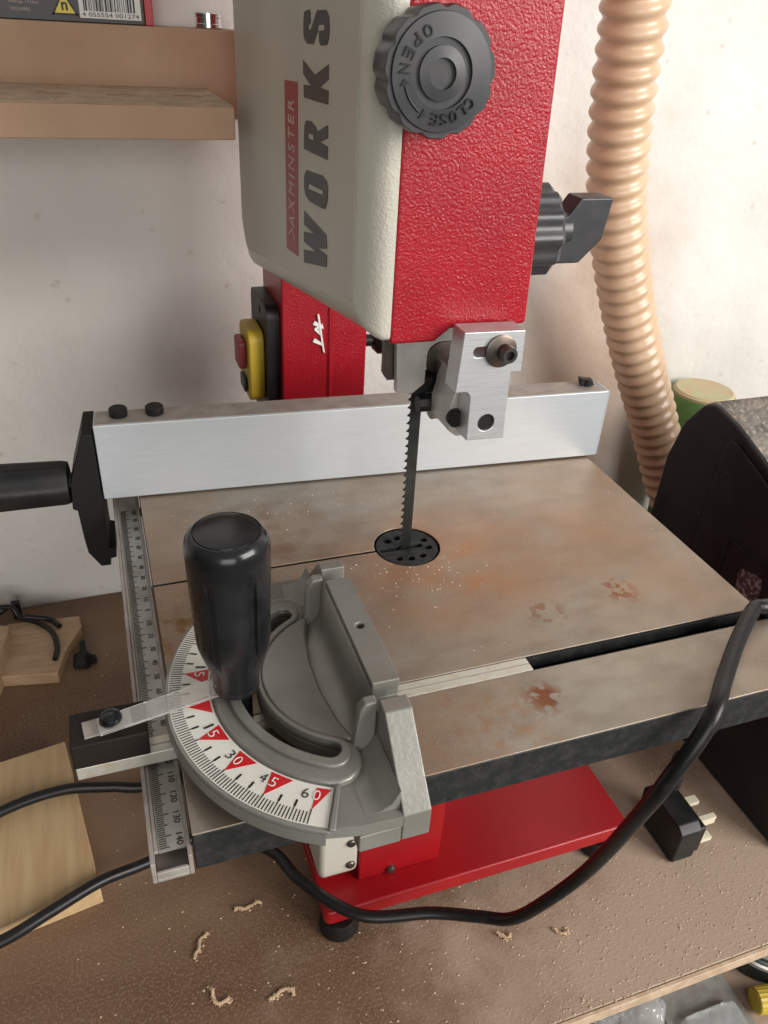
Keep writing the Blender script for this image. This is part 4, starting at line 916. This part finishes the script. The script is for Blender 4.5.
def shaving(seed, c, L, z):
    r = random.Random(seed); a = r.uniform(0, 2 * PI); pts = []; x, y = c
    for k in range(7):
        pts.append((x, y, z + 0.0010 + 0.0012 * r.random())); a += r.uniform(-0.9, 0.9)
        x += L / 7 * math.cos(a); y += L / 7 * math.sin(a)
    sp_ = spline(pts, 4)
    g = G().tube(sp_, 0.001, 6, per=lambda i: 0.0005 + 0.0009 * abs(math.sin(i * 1.7 + seed)), flat=0.55)
    def near(rr):
        p = rr.choice(sp_); return p[0] + rr.gauss(0, 0.0010), p[1] + rr.gauss(0, 0.0010), z + rr.uniform(0, 0.0012)
    f = flakes(60, near, 0.0005, 0.0017, seed + 5)
    return g.add(f.v, f.f)
shv = [((-0.1225, -0.0281), 'pale curled shaving left of the saw base, nearest the board'), ((-0.1545, -0.0551), 'pale curled shaving at the lower left of the bench'),
       ((-0.1476, -0.0764), 'broken shaving nearest the lower left corner of the bench'), ((-0.1120, -0.0960), 'ragged shaving at the bottom middle of the bench'),
       ((0.0605, -0.1043), 'short shaving under the bend of the black cable'), ((0.1018, -0.1149), 'crooked shaving on the bench right of the cable bend')]
for k, (c, lb) in enumerate(shv):
    obj('wood_shaving', shaving(k + 20, c, 0.024 if k < 4 else 0.014, BZ), 'shaving', smooth=60, label=lb, cat='shaving', group='wood shavings on the bench')
for k, (c, lb) in enumerate([((0.330, 0.052), 'thin shaving on the dusty black machine, farther from its edge'), ((0.352, 0.050), 'thin shaving on the dusty black machine, right of the other')]):
    obj('wood_shaving', shaving(k + 40, c, 0.016, 0.0095), 'shaving', smooth=60, label=lb, cat='shaving', group='shavings on the black machine')

# ------------------------------------------------------------ light
def area(name, loc, target, sx, sy, power, col):
    l = bpy.data.lights.new(name, 'AREA'); l.shape = 'RECTANGLE'; l.size = sx; l.size_y = sy; l.energy = power; l.color = col
    o = bpy.data.objects.new(name, l); C.objects.link(o); o.location = (loc[0], loc[1], loc[2] + ZO)
    d = Vector((target[0], target[1], target[2] + ZO)) - o.location
    o.rotation_euler = d.to_track_quat('-Z', 'Y').to_euler(); return o
area('window_daylight', (1.45, -1.55, 0.85), (0.05, 0.1, 0.0), 1.4, 1.2, 66, (1.0, 0.97, 0.93))
area('front_left_fill', (-0.5, -3.0, 0.55), (0.0, 0.2, 0.0), 1.8, 1.3, 34, (1.0, 0.975, 0.94))  # added fill light behind the camera, brightens the left of the wall
w = bpy.data.worlds.new('world'); S.world = w; w.use_nodes = True
wn = w.node_tree.nodes; wl = w.node_tree.links
tcw = wn.new('ShaderNodeTexCoord'); dp = wn.new('ShaderNodeVectorMath'); dp.operation = 'DOT_PRODUCT'
dp.inputs[1].default_value = Vector((0.55, -0.30, 0.78)).normalized()
wl.new(tcw.outputs['Generated'], dp.inputs[0])
mr = wn.new('ShaderNodeMapRange'); mr.inputs['From Min'].default_value = -0.5; mr.inputs['From Max'].default_value = 1.0
mr.inputs['To Min'].default_value = 0.02; mr.inputs['To Max'].default_value = 0.42
wl.new(dp.outputs['Value'], mr.inputs['Value'])
wl.new(mr.outputs['Result'], wn['Background'].inputs['Strength'])
wn['Background'].inputs['Color'].default_value = (1.0, 0.985, 0.95, 1)

# ------------------------------------------------------------ camera
R = [[0.9440593087870194, -0.32547813579941265, 0.05306604007380064], [-0.13360050988040964, -0.5245970336278437, -0.8408025071730945], [0.3015011198192632, 0.7866777837370306, -0.5387347578561495]]
CP = (-0.15283129312517016, -0.35640946189431605, 0.27108291466948997)
cd = bpy.data.cameras.new('camera'); cam = bpy.data.objects.new('camera', cd); C.objects.link(cam)
cd.sensor_fit = 'VERTICAL'; cd.sensor_height = 36.0; cd.sensor_width = 27.0; cd.lens = 782.2272837992062 / 1024 * 36.0
cd.clip_start = 0.01; cd.clip_end = 50
cam.matrix_world = Matrix(((R[0][0], -R[1][0], -R[2][0], CP[0]), (R[0][1], -R[1][1], -R[2][1], CP[1]), (R[0][2], -R[1][2], -R[2][2], CP[2] + ZO), (0, 0, 0, 1)))
S.camera = cam
S.view_settings.view_transform = 'Standard'; S.view_settings.look = 'None'; S.view_settings.gamma = 1
S.view_settings.use_curve_mapping = False; S.view_settings.exposure = 0.0
